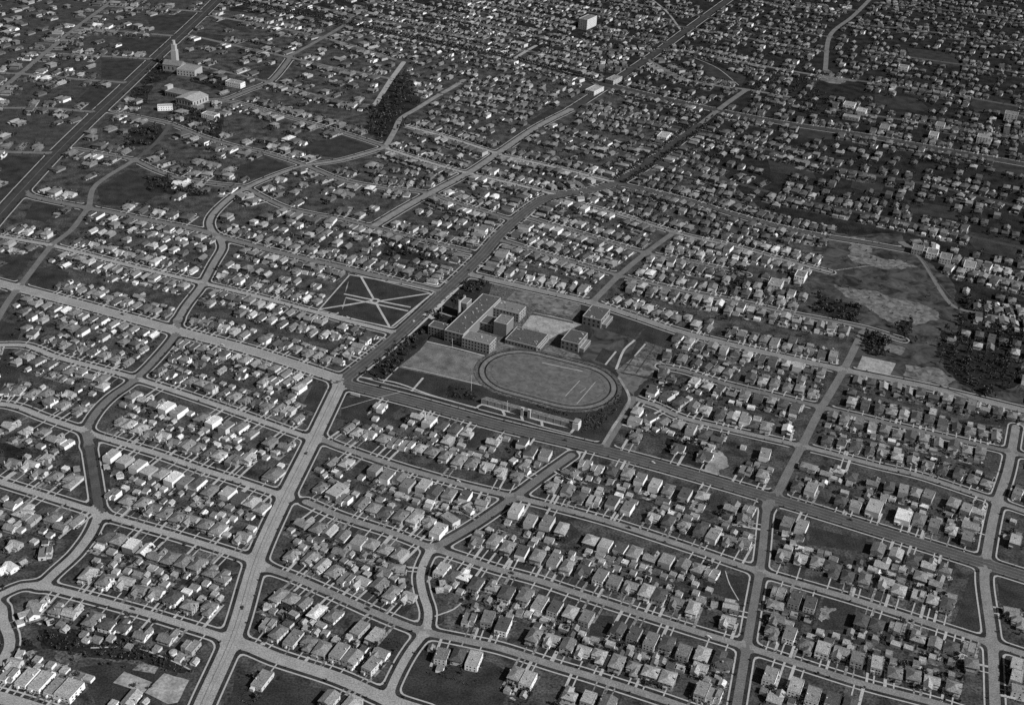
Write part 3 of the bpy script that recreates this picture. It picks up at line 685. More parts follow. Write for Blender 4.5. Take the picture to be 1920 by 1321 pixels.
def add_house(p, kind, tone, white, v=None, free=False, rot=None, sc=1.0):
    h = Ho(); v = rng.choice((0, 0, 1, 2)) if v is None else v
    h.kind, h.v, h.white, h.sc = kind, v, white, sc
    h.roof = rng.choice(ROOFT[tone]); h.tone = tone
    h.wall = 'stucco_white' if white else rng.choices(('stucco_white', 'stucco_pale', 'stucco_grey', 'stucco_dark'), (2, 5, 3, 1))[0]
    n = near_road(p)
    w, d, hh = SHAPES[kind, v][2]; d *= sc
    h.road = None; h.gap = None; h.s = 0.0; h.T = AV; h.exact = False
    if n:
        _, r, k, T, s, dk, c = n
        N = np.array([-T[1], T[0]]); side = 1 if (p - c) @ N > 0 else -1   # +1: above the street in the picture
        h.road, h.side, h.s, h.T = r, side, s, T
        if kind != 's':
            need = d / 2 + (8.0 if 's' in r.opt else 5.0)
            if dk < need: p = p + N * side * min(need - dk, 7.0); dk = need
        h.ang = math.atan2(T[1], T[0]) + (0 if side > 0 else math.pi)
        h.gap = dk
    else:
        h.side, h.ang = 1, AANG if rot is None else rot
    if kind != 's': h.ang += rng.uniform(-.02, .02)
    h.p = p; h.depth = float(np.array([p[0], p[1], -H]) @ f0)
    return h
NEARTXT = {}
NEARTXT[0, 991] = """795,50,hd 890,75,hm 985,110,fw 1090,150,gw 1175,185,xm 1275,215,hm 1380,245,hm 1480,265,hm 1590,310,xm 1680,350,xm
660,340,hl 785,380,tm 935,400,xl 1035,460,xm 1165,480,xm 1300,505,tdW 1420,565,tm 1560,585,xmW 720,235,sm 845,260,sm 955,310,sl 1095,340,sl 1230,365,sl 1460,435,smWB 1610,485,sl 1145,290,slWB
340,170,xm 55,290,xwW 100,120,xl 285,545,xmW 215,630,xlW 150,700,slW 430,590,xm 540,605,xl 375,690,sl 695,680,hm 800,705,tdW 930,715,xd 1070,775,xmW 1260,795,xm 1430,870,xm 485,745,sl 650,825,slW 1460,990,sl
150,935,slWB 280,975,slW 380,1015,slW 485,1055,slW 95,1010,xl 60,1095,xlW 185,1110,flWO 295,1130,flWO 390,1185,flWO 510,1200,flWL 665,1115,slWB 985,1260,glW 1085,1290,sl 850,1305,slW"""
NEARTXT[480, 991] = """270,185,hl 400,215,gm 495,265,glW 590,310,hm 680,370,xmW 790,400,xl 925,410,fm 1020,470,fl 1140,510,xl
770,85,fm 865,110,hm 970,150,hm 1075,190,hm 310,90,sl 505,120,sm 510,155,sl 640,150,xm 810,195,sm 710,260,slW 820,295,slW 935,240,sm 960,330,xm 1055,290,hm 1095,390,sl
1395,300,flW 1465,340,hd 1570,340,xw 1650,400,fd 1780,420,xm 1880,470,fd 1400,400,sl 1375,450,sl 1530,465,sl 1640,500,sm 1740,530,sl 1640,575,sm 1855,565,sl
1600,670,xm 1740,660,fm 1855,715,fdW 170,490,fl 265,520,hm 355,550,gm 455,610,fw 580,640,hm 775,730,fmO 890,780,flO 85,580,sl 130,610,sm 420,695,sl
90,710,xm 165,780,hm 280,800,fmO 385,850,xm 490,900,hm 600,945,fl 710,970,fl 925,940,xmW 840,1040,fm 600,830,sl 690,810,sl 745,855,sl 520,775,slW
1315,890,sl 1395,935,fm 1380,1045,sl 1520,945,hd 1635,970,flW 1640,1045,sl 45,1110,flO 550,1260,fl 720,1300,fl"""
NEARTXT[960, 991] = """100,490,fm 210,540,flO 325,580,fd 440,620,fl 560,655,fm 800,740,fd 920,780,fd 1045,825,fm 1165,850,fd 1290,910,fm 1430,935,fl 1585,975,xdWL
60,620,sm 190,640,sl 290,710,sm 390,740,slB 475,740,sm 525,785,sl 620,830,slB 740,860,slB 890,890,sl 880,935,sl 1000,950,slB 1080,955,sl 1130,990,sl 1260,1040,slB 1410,1040,xl 1455,1085,slW
165,800,hm 300,830,xlW 420,860,fm 535,915,xl 650,945,xl 785,1000,fm 910,1040,xl 1040,1065,tl 1170,1110,tl 30,1080,fm 120,1120,flW 90,1240,sl 440,1230,xl 575,1260,fl 720,1300,fm 1420,1215,fm 1520,1240,xl
590,80,hl 700,110,flW 815,135,fdW 920,170,fm 1045,200,xl 1160,225,fm 1285,260,fm 1395,290,hm 1500,330,xm
75,165,fd 195,195,fl 320,225,fm 415,280,hm 540,310,xd 665,345,fm 770,385,fm 890,430,xm 1010,460,fl 1110,490,fd 1235,550,xm 1360,580,fl
280,80,slB 170,85,sl 575,165,sl 665,190,slB 450,180,sm 675,240,sl 795,230,sdW 790,290,sm 910,265,sm 910,325,sm 1030,310,sl 1020,370,sl 1140,350,sm 1270,360,sl 1375,410,sl 1380,475,slW 1480,455,sl
1645,570,xl 1640,630,sl 1620,690,xl"""
NEARTXT[1440, 991] = """120,190,xm 250,215,xl 370,240,hl 480,290,xdWL 600,345,hd 725,375,hm 890,400,xl 985,450,hl 1130,495,xl 1245,530,hl 1345,555,fd 305,155,slB 450,185,sl 690,250,sd 675,310,sl 785,300,slB 925,340,slB 1010,300,sl
830,140,fm 860,250,xl 965,180,fl 1095,225,hd 1210,255,xlW 1335,290,xm 1150,350,hl 1265,390,xl 80,470,xm 205,520,fd 320,550,fd 55,565,hm 195,640,sl 300,670,sl 705,680,fd 820,710,hd 960,730,xl 1130,800,xl 1255,850,fl 1380,880,hd 1515,880,xl
70,680,xm 30,770,xm 165,780,fmW 290,870,xm 415,890,fl 550,925,xl 675,960,fm 820,1000,fl 955,1075,hm 1095,1090,hm 1230,1150,xl 1395,1180,hm 1530,1000,tm 390,770,sl 510,800,slW 620,770,sm 620,890,sl 960,860,slB 760,870,sm 910,930,sl 1055,890,slB 1160,980,sl 1380,1090,sl 1210,1070,sl 1380,990,sm
20,1090,flW 90,1130,fl 210,1170,fl 340,1240,fm 490,1270,fd 620,1300,fd 60,1250,xlW 1830,620,xl 1880,690,xl 1870,1010,fl 1870,1100,fl 1890,1200,fm"""
NEARTXT[960, 701] = """80,505,fdW 140,570,fd 250,590,fm 550,670,xl 640,705,xlW 750,720,hd 870,735,fm 965,775,fmW 1075,820,flW 1175,855,fm 1300,890,fd 1430,910,hl 1650,985,xm 1780,1010,xm 1790,1090,xm
290,840,xm 420,860,fm 505,910,hd 615,945,xl 755,950,fd 870,990,fmW 1060,1070,xl 1175,1100,hd 1285,1130,xm 1415,1160,fd 1510,1200,fl 1635,1240,xm 1740,1265,xm
430,720,xm 500,780,sl 640,790,sm 740,800,sm 820,860,slB 660,860,sl 880,905,sl 1060,915,sl 1165,950,sd 1150,1000,slB 1260,1000,slB 1240,1060,sm 1370,1060,slB 1120,1040,sl 1600,1130,sm 1680,1090,gm 110,700,xm 30,760,xm
30,1010,flW 140,1090,fl 265,1100,fm 375,1145,fl 940,270,fl 895,335,fl 1040,320,fd 1135,350,fm 1245,370,hm 1345,400,fm 1445,445,hd 1545,470,xd 925,465,xm 1000,405,sl 1150,420,sl 1250,550,xd 1450,610,xdWL 1735,545,slW 1755,720,xm 1880,745,fm 1900,590,flW 1840,670,sl
1055,120,fd 1160,160,fd 1265,200,fd 1365,230,fm 1450,260,xlW 1560,310,hd 1655,320,fl 1745,350,fm 1815,400,hd 1900,410,fl"""
NEARTXT[480, 701] = """930,240,xlW 1215,300,xl 1300,345,flW 1395,380,fd 1495,405,fd 1590,430,xl 1785,490,xl 1880,480,sl 895,330,slW 1225,420,slB 1110,390,sl 885,390,sl 1000,400,sl 1440,490,fl 1540,530,slB 1340,490,sm 1700,555,sl 1720,610,sm 1610,590,sl
690,395,gm 765,430,hl 845,450,xlW 960,480,hm 1045,510,xm 1135,530,xmW 1230,550,hl 1320,575,hm 1420,610,hm 1525,635,fm 1620,660,hm 1735,690,xl 1830,725,xl 1910,770,hd
565,655,gm 675,660,hl 890,705,fm 985,755,fmW 1080,770,fm 1135,820,fm 1260,825,fl 1340,870,fd 1450,890,fm 1570,905,fdW 1700,945,xm 510,755,sl 625,750,sl 790,770,sm 905,800,slW 1120,920,sl 1200,950,sm 1290,990,slB
490,840,hmW 610,865,flL 665,935,xmW 795,960,gm 885,1000,hm 970,1030,hd 1085,1055,fm 1190,1075,fl 1290,1100,xlW 1370,1160,fl 1495,1100,fl 1625,1010,xl 360,1100,xm 465,1145,hm 555,1165,gl 650,1205,gm
1750,1165,slW 1655,1250,xm 1790,1240,fm 1890,1290,fm 145,40,xmW 230,50,gm 325,90,fl 70,240,xm 165,250,gmW 245,270,xl 105,500,fm 230,525,xm 135,740,hmL 40,995,hl 105,130,slW 270,190,sl 75,620,sl"""
NEARTXT[0, 701] = """375,190,tmW 245,140,hm 135,110,hm 465,220,hm 580,265,xm 510,150,xl 770,80,hl 1000,160,hm 1090,180,xl 1170,210,xm 1250,240,fw 1340,270,flW 1510,320,hm 1600,345,fwW 1700,385,fm 1800,395,hm 1880,435,hm
900,350,xmW 970,380,hl 1045,400,hl 1120,450,xm 1220,460,xl 1290,520,xm 1400,525,fm 1480,545,hm 1560,580,gdW 1645,600,hl 1750,640,xm 1860,620,fl 1030,265,slW 1205,320,sl 1430,290,sl 1300,350,sl 1500,440,sm 1690,480,sl 1780,490,sl 1780,550,sl 1350,410,sl
835,600,fl 935,640,fl 1035,680,flW 1115,720,fl 1205,735,hl 1300,770,fwW 1390,800,fm 1480,810,hd 1570,860,fm 1705,880,fl 1805,920,fd 1890,960,hl 850,890,xm 955,940,hm 1070,955,hm 1150,1010,xm 1240,1030,hm 1330,1070,hm 1430,1090,xm 1540,1120,hm 1640,1150,hm 1700,1200,sl 1815,1220,xl
800,690,sl 900,760,slW 1000,780,sl 1175,900,sl 1280,960,sl 1095,870,sm 1170,840,sl 1460,930,sl 1570,960,sl 1750,1080,slW 1660,1050,sl 80,370,xl 200,420,xl 310,430,hm 410,470,xl 490,510,xlW 350,570,sm 530,530,slW 90,665,xm 220,680,xlW 345,630,xl 290,740,xm 410,760,hm 530,790,xlL 575,705,sl
30,930,slW 95,960,xm 190,1020,xlL 395,1070,hm 230,1080,xl 90,1130,xl 470,1120,xm 560,1095,gm 100,1270,xl 255,1250,sl"""
NEARTXT[1440, 701] = """300,680,fl 360,690,hd 440,730,xl 535,710,xl 630,760,hd 790,800,xm 910,840,hd 1020,860,fm 1110,890,hm 1205,900,fm 1395,960,fm 1490,1000,fl 1580,1010,xl 225,830,hdW 325,850,fl 550,940,hd 660,975,fl 800,990,flL 1020,1055,fwL 1140,1080,fm 1250,1120,fm 1375,1160,xlW 1520,1130,fl 1500,1215,fm
145,1110,fm 255,1130,flW 130,1190,sl 190,1260,sm 300,790,sl 400,830,sl 530,800,sl 865,940,sl 745,910,sl 935,930,sl 610,815,slW 1440,1110,sl 1840,1100,sl 1790,1215,sl 1860,1240,fl"""

for (tx, ty), txt in NEARTXT.items():
    for tok in txt.split():
        X, Y, c = tok.split(',')
        kind, tone, white = c[0], (c[1] if len(c) > 1 and c[1] in 'dmlw' else rng.choice('mml')), 'W' in c
        sc = 1.3 if 'L' in c else 1.0
        x, y = tx + float(X) / 4, ty + float(Y) / 4
        p = G(x, y, HT[kind] - .5)
        v = None
        if kind == 'f': v = 2 if 'O' in c else rng.choice((0, 0, 0, 1))
        if kind == 's': v = 2 if 'B' in c else rng.choice((0, 0, 1))
        if kind == 'f' and not white and sc == 1.0 and 'O' not in c and rng.random() < .5: kind, v = 'q', rng.choice((0, 0, 1, 2))
        h = add_house(p, kind, tone, white, v, sc=sc * rng.uniform(.93, 1.07)); h.exact = True
        rad = 3.2 if kind == 's' else 5.0
        if clash(h.p, rad * .8): continue
        occupy(h.p, rad if kind == 's' else 6.2)
        (GAR if kind == 's' else HOUSES).append(h)
NEARP = [(-200,765),(40,772),(160,815),(185,806),(262,718),(400,760),(567,820),(604,820),(650,726),(940,797),(1123,840),(1187,750),(1280,786),(1497,836),(1647,876),(1920,960),(2200,1030),(2200,1600),(-200,1600)]
def open_here(p, clear, near_ok=False):
    x, y = PX(p)
    if x < -90 or x > 2010 or y < -60 or y > 1400: return False
    if dist(p) < clear: return False
    if not near_ok and inpoly(x, y, NEARP): return False
    for e in EXCL:
        if inpoly(x, y, e): return False
    return True
def auto_house(p, T, side, r, s, small=0.0):
    x, y = PX(p)
    east = x > 1250 + (y - 300) * -.2
    kind = rng.choice('xxthxg' if x < 700 and y < 420 else 'fqqghhx' if (east and y > 350) else 'gghhxxt' if x < 900 else 'gghhxfq')
    west = y < 420 and x < 420 - y * 1.05
    if west: wt, ww, wp = (4, 6, .5, .03), (.2, .6, 2, 3, 5), .07  # western roofs and walls kept flat grey, haze in their colours
    elif x > 1150 and y < 460: wt, ww, wp = (8, 4, .3, .03), (.15, .6, 1.6, 3, 5), .045  # roofs and walls darkened in colour to paint the upper-right falloff
    elif y < 330: wt, ww, wp = (6, 5, .6, .05), (.3, .8, 2.2, 3, 5), .07  # top rows darkened in colour likewise
    elif y < 560 and x < 1200: wt, ww, wp = (3, 5, 1.4, .2), (1, 2.5, 3, 2, 2), .13
    else: wt, ww, wp = (4, 5, 1.6, .2), (1, 3, 3, 2, 1), .12
    tone = rng.choices('dmlw', wt)[0]
    h = add_house(p, kind, tone, rng.random() < wp, None, sc=(rng.uniform(.85, 1.0) - small) * (rng.uniform(1.1, 1.6) if x < 700 and y < 420 else 1.08 if x > 1330 and y < 430 else 1.0))
    if not h.white: h.wall = rng.choices(('stucco_white', 'stucco_pale', 'stucco_grey', 'stucco_dark', 'stucco_dimmed'), ww)[0]
    h.p = p; h.road, h.side, h.s, h.T = r, side, s, T
    h.ang = math.atan2(T[1], T[0]) + (0 if side > 0 else math.pi) + rng.uniform(-.03, .03)
    h.gap = dist(p); h.depth = float(np.array([p[0], p[1], -H]) @ f0); h.exact = False
    return h
for r in roads:
    if 'h' not in r.opt: continue
    for side in (1, -1):
        s = 4.0
        while s < r.S[-1] - 2:
            k = min(len(r.T) - 1, int(np.searchsorted(r.S, s, 'right')) - 1)
            c = r.P[k] + r.T[k] * (s - r.S[k]); T = r.T[k] if r.T[k][0] > 0 else -r.T[k]
            N = np.array([-T[1], T[0]])
            step = rng.uniform(13.6, 16.4)
            p = c + N * side * (r.hw + (17.5 if 's' in r.opt else 14) + rng.uniform(-1, 1.5))
            x, y = PX(p); big = x < 700 and y < 420
            if big: step *= 1.75
            wild = x > 1330 and y < 430
            if rng.random() > (.05 if not (big or wild) else .22) and open_here(p, 10.5) and not clash(p, 6.3):
                h = auto_house(p, T, side, r, s); HOUSES.append(h); occupy(p, 6.3)
            s += step
# garages and back houses, then houses on the ground no street row reached
for h in list(HOUSES):
    if h.road is None or (h.exact and h.kind == 's'): continue
    for _try in range(3 if h.exact else 2 if rng.random() < .9 else 0):
        N = np.array([-h.T[1], h.T[0]]) * h.side
        p = h.p + N * rng.uniform(14.5, 18.5) + h.T * rng.uniform(-4.5, 4.5)
        if open_here(p, 9, h.exact) and not clash(p, 3.6 if h.exact else 3.4):
            gx_, gy_ = PX(p)
            gq = add_house(p, 's', rng.choices('dmlw', (2, 4, 4, .7) if gy_ > 420 else (4, 5, 2, .1))[0], rng.random() < (.2 if gy_ > 420 else .07), rng.choice((0, 0, 1, 2)), sc=1.0)
            if gy_ < 420 and not gq.white: gq.wall = rng.choice(('stucco_dark', 'stucco_dimmed', 'stucco_dimmed', 'stucco_grey'))  # far garage walls carry the painted falloff too
            gq.p = p; gq.ang = h.ang; gq.road, gq.side, gq.s, gq.T = h.road, h.side, h.s, h.T; gq.exact = False; gq.gap = None
            gq.depth = float(np.array([p[0], p[1], -H]) @ f0); GAR.append(gq); occupy(p, 3.4); break
for an, lo, hi in ((AANG, 0, 2000.0), (math.radians(-27), 2000.0, 9e9)):
    T = np.array([math.cos(an), math.sin(an)]); N = np.array([-math.sin(an), math.cos(an)])
    for row, b in enumerate(np.sort(np.concatenate([np.arange(400, 4300, 66.0), np.arange(426, 4300, 66.0)]))):
        for a in np.arange(-2900, 2100, 15.5):
            p = T * (a + rng.uniform(-2, 2)) + N * (b + rng.uniform(-2, 2))
            if not lo <= p[1] < hi or not (X0 < p[0] < X1 and Y0 < p[1] < Y1): continue
            xq, yq = PX(p)
            if rng.random() < (.3 if p[0] > 350 else .7 if xq < 700 and yq < 420 else .15) or not open_here(p, 12) or clash(p, 7.2): continue
            h = auto_house(p, T, 1 if row % 2 else -1, None, 0, .05); h.road = None; HOUSES.append(h); occupy(p, 7.2)
HOUSES.sort(key=lambda h: h.depth); GAR.sort(key=lambda h: h.depth)

# ------------------------------------------------------------------ walks, drives and back yards of the houses
drv = MB(); yard = MB()
zk = .32; zy = .012
for h in HOUSES + [q for q in GAR if q.exact]:
    if h.gap is None or h.gap > 45 or h.road is None: continue
    w, d, _ = SHAPES[h.kind, h.v][2]; d *= h.sc; w *= h.sc
    ca, sa = math.cos(h.ang), math.sin(h.ang)
    def L(x, y): return (h.p[0] + ca * x - sa * y, h.p[1] + sa * x + ca * y)
    far = h.depth > 1900
    if h.kind == 's': continue
    zk += .00006; z = zk
    pale = 'drive' if rng.random() < (.45 if far else .75) else 'yard_pale'
    def clear(x_, e_): return all(dist(L(x_, -h.gap + (e_ + h.gap) * t_)) > -.6 for t_ in (.0, .2, .4, .6, .8, 1.0))
    if h.gap < 30:
        xw = rng.uniform(-2, 2); wd = .65 if not far else .8
        if clear(xw, -d / 2): drv.poly([(*L(xw - wd, -h.gap), z), (*L(xw + wd, -h.gap), z), (*L(xw + wd, -d / 2), z), (*L(xw - wd, -d / 2), z)], pale)
        if rng.random() < .8:
            sx = (1 if rng.random() < .6 else -1) * (w / 2 + 1.4); e = d / 2 + rng.choice((-d * .5, -2, 4, 8)); wd = rng.uniform(1.0, 1.5)
            if clear(sx, e): drv.poly([(*L(sx - wd, -h.gap), z + .003), (*L(sx + wd, -h.gap), z + .003), (*L(sx + wd, e), z + .003), (*L(sx - wd, e), z + .003)], pale)
    zy += .00002
    tone = rng.choices(('yard_dark', 'yard_mid', 'yard_pale', 'lawn'), (2.2, 3.6, 2.4, 1.2) if h.depth < 1700 and h.p[0] < 100 else (4, 3, .7, 2))[0]
    yard.poly([(*L(-7.2, d * .2), zy), (*L(7.2, d * .2), zy), (*L(7.2, d / 2 + 16), zy), (*L(-7.2, d / 2 + 16), zy)], tone)
    for _k in range(3 if not far else 1):
        bx, by = rng.uniform(-6, 6), d / 2 + rng.uniform(1, 15); rx_, ry_ = rng.uniform(1.2, 4), rng.uniform(1.2, 5); zy += .00002
        yard.poly([(*L(bx + rx_ * rng.uniform(.6, 1.2) * math.cos(t_ * 1.047), by + ry_ * rng.uniform(.6, 1.2) * math.sin(t_ * 1.047)), zy + .004) for t_ in range(6)], rng.choice(('yard_dark', 'yard_mid', 'yard_pale', 'yard_pale', 'drive', 'lawn_and_shade') if not far else ('yard_dark', 'yard_mid', 'lawn_and_shade')))
    if h.gap < 30: yard.poly([(*L(-7.2, -h.gap + 4.3), zy), (*L(7.2, -h.gap + 4.3), zy), (*L(7.2, d * .1), zy), (*L(-7.2, d * .1), zy)], rng.choice(('lawn', 'lawn', 'lawn', 'yard_dark', 'yard_mid')))
tag(drv.obj('driveway_pavement'), kind='structure'); tag(yard.obj('lawn'), kind='structure')

# ------------------------------------------------------------------ houses: build
SIDEA = {'f': 0, 'r': math.pi / 2, 'b': math.pi, 'l': -math.pi / 2}
wmb = MB(); wmb.box(-.5, .5, -.05, 0, -.5, .5, 'window_glass', True)
WINMESH = wmb.mesh('window')
PROTO = {}
for key, (parts, wn, size) in SHAPES.items():
    PROTO[key] = {n: b.mesh(n) for n, b in parts.items() if b.v}
def swap(o, h):
    for i, sl_ in enumerate(o.material_slots):
        nm = o.data.materials[i].name
        if nm in (WP, RP):
            sl_.link = 'OBJECT'; sl_.material = MATS[h.wall if nm == WP else h.roof]
ORD = 'first second third fourth fifth sixth seventh eighth ninth tenth eleventh twelfth thirteenth fourteenth fifteenth sixteenth seventeenth eighteenth nineteenth twentieth'.split()
def ordw(n): return ORD[n] if n < 20 else 'twenty-' + ORD[n - 20] if n < 29 else 'far'
REFS = [r for r in roads if r.name in ('pale avenue', 'straight side street', 'far side street', 'short curved street', 'curved side street', 'diagonal lane', 'bright side street', 'school avenue', 'western side street')]
def crossing(r):
    out = []
    for q in REFS:
        if q is r: continue
        dd = np.hypot(r.P[:, None, 0] - q.P[None, :, 0], r.P[:, None, 1] - q.P[None, :, 1]).min(1)
        k = int(dd.argmin())
        if dd[k] < 30: out.append((r.S[k], q.name))
    return out
CROSS = {}
def place_words(rows):
    """give every house of the rows .where: its street, its side and its number from the nearest cross street"""
    by = {}
    for h in rows: by.setdefault((h.road.i if h.road else -1, h.side), []).append(h)
    for (i, side), hs in by.items():
        hs.sort(key=lambda h: h.s)
        if i < 0:
            for h in hs: h.where = 'on ground away from the streets'
            continue
        r = hs[0].road
        if i not in CROSS: CROSS[i] = crossing(r)
        fwd = 1 if r.T[len(r.T) // 2][0] > 0 else -1
        for n, h in enumerate(hs):
            best = None
            for s, nm in CROSS[i]:
                between = sum(1 for q in hs if min(s, h.s) < q.s < max(s, h.s))
                if best is None or between < best[0]: best = (between, nm, (h.s - s) * fwd)
            up = 'upper' if side > 0 else 'lower'
            if best: h.where = f"{ordw(best[0])} {'right' if best[2] > 0 else 'left'} of {best[1]}, {up} side of {r.name}"
            else: h.where = f"{ordw(n)} along {up} side of {r.name}"
ROOFW = {'roof_dark': 'dark', 'roof_mid': 'grey', 'roof_grey': 'grey', 'roof_pale': 'pale', 'roof_white': 'white'}
KINDW = {'f': 'flat-roofed', 'g': 'gabled', 'h': 'hip-roofed', 'x': 'cross-winged', 't': 'two-storey', 'q': 'tall-hipped'}
NH = 300; NWIN = 150
near_h, far_h = HOUSES[:NH], HOUSES[NH:]
place_words(near_h)
for n, h in enumerate(near_h):
    key = (h.kind, h.v)
    root = empty('house', (h.p[0], h.p[1], 0), h.ang, (h.sc, h.sc, 1))
    a = ('white-walled ' if h.white else '') + ROOFW[h.roof] + ' ' + KINDW[h.kind]
    tag(root, f"{a} house, {h.where}", 'house', 'houses along the residential streets')
    ro = None
    for nm, me in PROTO[key].items():
        if nm == 'chimney' and (n + h.v) % 2: continue
        o = bpy.data.objects.new(nm, me); COL.objects.link(o)
        o.parent = ro if nm == 'chimney' else root
        if nm == 'roof': ro = o
        if nm == 'door':
            w, d, _ = SHAPES[key][2]; yf = {'x': (-1.5, -1.5, -7.5)[h.v]}.get(h.kind, -d / 2); o.location = ((3.6 if h.kind == 'x' and h.v == 0 else -3.0 if h.kind != 't' else 0), yf - (.01 if h.kind in 'x' else 2.65 if h.kind in 'gh' else 1.85), 0)
            if h.kind == 'q': o.location = (w / 2 - 2.6, -d / 2 - 2.31, 0) if h.v != 2 else (-1.5, -d / 2 - 2.61, 0)
            if h.kind == 'h': o.location[1] = -d / 2 - 2.41; o.location[0] = 0
            if h.kind == 'g': o.location[0] = 0
        swap(o, h)
    if n < NWIN:
        up = math.cos(h.ang - AANG) > 0
        for sd_, x, y, z, ww, wh in SHAPES[key][1]:
            if sd_ in (('f', 'r') if up else ('b', 'l')):
                o = bpy.data.objects.new('window', WINMESH); COL.objects.link(o); o.parent = root
                o.location = (x, y, z); o.rotation_euler = (0, 0, SIDEA[sd_]); o.scale = (ww, 1, wh)
def merged(name, hs, label, cat):
    mb_v, mb_f, mb_m, mats = [], [], [], []
    def mi(k):
        if k not in mats: mats.append(k)
        return mats.index(k)
    nv = 0
    for h in hs:
        ca, sa = math.cos(h.ang) * h.sc, math.sin(h.ang) * h.sc
        for nm, b in SHAPES[h.kind, h.v][0].items():
            if nm in ('door',) or not b.v or (nm == 'chimney' and h.depth > 1500): continue
            V = np.array(b.v)
            V = np.stack([h.p[0] + ca * V[:, 0] - sa * V[:, 1], h.p[1] + sa * V[:, 0] + ca * V[:, 1], V[:, 2]], 1)
            mb_v.append(V)
            rl = [mi(h.wall if k == WP else h.roof if k == RP else k) for k in b.mats]
            mb_f += [tuple(i + nv for i in f) for f in b.f]; mb_m += [rl[k] for k in b.m]
            nv += len(V)
    me = bpy.data.meshes.new(name); me.from_pydata(np.concatenate(mb_v).tolist(), [], mb_f)
    for k in mats: me.materials.append(MATS[k])
    me.polygons.foreach_set('material_index', mb_m); me.update()
    o = bpy.data.objects.new(name, me); COL.objects.link(o)
    return tag(o, label, cat, None, 'stuff')
merged('distant_houses', far_h, 'thousands of small houses with pale walls filling the blocks farther off', 'houses')
near_g, far_g = GAR[:260], GAR[260:]
place_words(near_g)
for n, h in enumerate(near_g):
    root = empty('garage', (h.p[0], h.p[1], 0), h.ang, (h.sc, h.sc, 1))
    tag(root, f"{'white-walled ' if h.white else ''}{ROOFW[h.roof]} back-yard garage, {h.where}", 'garage', 'garages behind the houses')
    for nm, me in PROTO['s', h.v].items():
        o = bpy.data.objects.new(nm, me); COL.objects.link(o); o.parent = root; swap(o, h)
merged('distant_garages', far_g, 'small garages and sheds behind the far rows of houses', 'garages')
print('HOUSES', len(HOUSES), 'GAR', len(GAR), 'exact', sum(h.exact for h in HOUSES), 'depth at NH', near_h[-1].depth)

# ------------------------------------------------------------------ the school: wings round courts, with its tower
def rect(pts, h):
    """plan rectangle (a0, a1, b0, b1) from four roof corners in pixels: far-left, far-right, near-right, near-left"""
    q = [G(*p, h) for p in pts]; a = [p @ AV for p in q]; b = [p @ BV for p in q]
    return (a[0] + a[3]) / 2, (a[1] + a[2]) / 2, (b[2] + b[3]) / 2, (b[0] + b[1]) / 2
SC_O = G(865, 625); SA, SB = SC_O @ AV, SC_O @ BV
wpart = {}
def window_at(parent, x, y, z, w, h, ang):
    o = bpy.data.objects.new('window', WINMESH); COL.objects.link(o); o.parent = parent
    o.location = (x, y, z); o.rotation_euler = (0, 0, ang); o.scale = (w, 1, h)
def block(parent, name, R, h, wallm, roofm, par=.9, front=(), right=(), z0=0.0, trim=True):
    """one flat-roofed wing in the parent's frame; front/right = (bays, rows, window width, height)"""
    x0, x1, y0, y1 = R
    m = MB(); m.box(x0, x1, y0, y1, z0, h, wallm); m.parapet(x0, x1, y0, y1, h, 'stone_trim' if trim else wallm, .5, par)
    o = m.obj(name, parent)
    r = MB(); r.box(x0 + .51, x1 - .51, y0 + .51, y1 - .51, h + .01, h + .15, roofm)
    rr = random.Random(name + str(x0))
    for _ in range(max(1, int((x1 - x0) * (y1 - y0) / 140))):
        a, b = rr.uniform(x0 + 2, x1 - 2), rr.uniform(y0 + 2, y1 - 2); s = rr.uniform(.4, 1.1)
        r.box(a - s, a + s, b - s, b + s, h + .15, h + .15 + rr.uniform(.5, 1.3), rr.choice(('stone_trim', 'brick', 'roof_pale')))
    r.obj('roof', o)
    if front:
        n, rows, ww, wh = front
        for i in range(n):
            for k in range(rows): window_at(o, x0 + (x1 - x0) * (i + .5) / n, y0, z0 + (h - z0) * (k + .52) / rows, ww, wh, 0)
    if right:
        n, rows, ww, wh = right
        for i in range(n):
            for k in range(rows): window_at(o, x1, y0 + (y1 - y0) * (i + .5) / n, z0 + (h - z0) * (k + .52) / rows, ww, wh, math.pi / 2)
    return o
def local(R, oa, ob): return R[0] - oa, R[1] - oa, R[2] - ob, R[3] - ob
sch = empty('school', (SC_O[0], SC_O[1], 0), AANG)
tag(sch, 'long brick school with flat-roofed wings and a square tower, above the oval stadium', 'school')
spine = local(rect([s4(470,125), s4(640,150), s4(350,440), s4(245,395)], 15), SA, SB)
spine = (spine[0], spine[1], spine[2], spine[3])
block(sch, 'main_wing', spine, 15, 'brick', 'roof_dark', 1.0, (5, 3, 2.6, 2.6))
R = local(rect([s4(130,325), s4(255,355), s4(225,400), s4(95,365)], 12), SA, SB); R = (R[0], spine[0] - .02, R[2], R[3])
block(sch, 'side_wing', R, 12, 'brick', 'roof_dark', .9, (6, 3, 1.9, 2.2))
R = local(rect([s4(600,172), s4(830,215), s4(775,275), s4(560,225)], 12), SA, SB); R = (spine[1] + .02, R[1], R[2], R[3])
block(sch, 'rear_wing', R, 12, 'brick_pale', 'roof_mid', .9, (8, 3, 2, 2.2), (4, 3, 2, 2.2))
R = local(rect([s4(400,400), s4(605,455), s4(545,510), s4(350,450)], 13), SA, SB); R = (spine[1] + .02, R[1], R[2], R[3])
block(sch, 'front_wing', R, 13, 'brick_pale', 'roof_mid', .9, (9, 3, 2.0, 2.4), (4, 3, 2, 2.4))
R = local(rect([s4(500,280), s4(640,300), s4(600,360), s4(470,330)], 11), SA, SB); au = (spine[1] + .02, R[1], R[2], R[3])
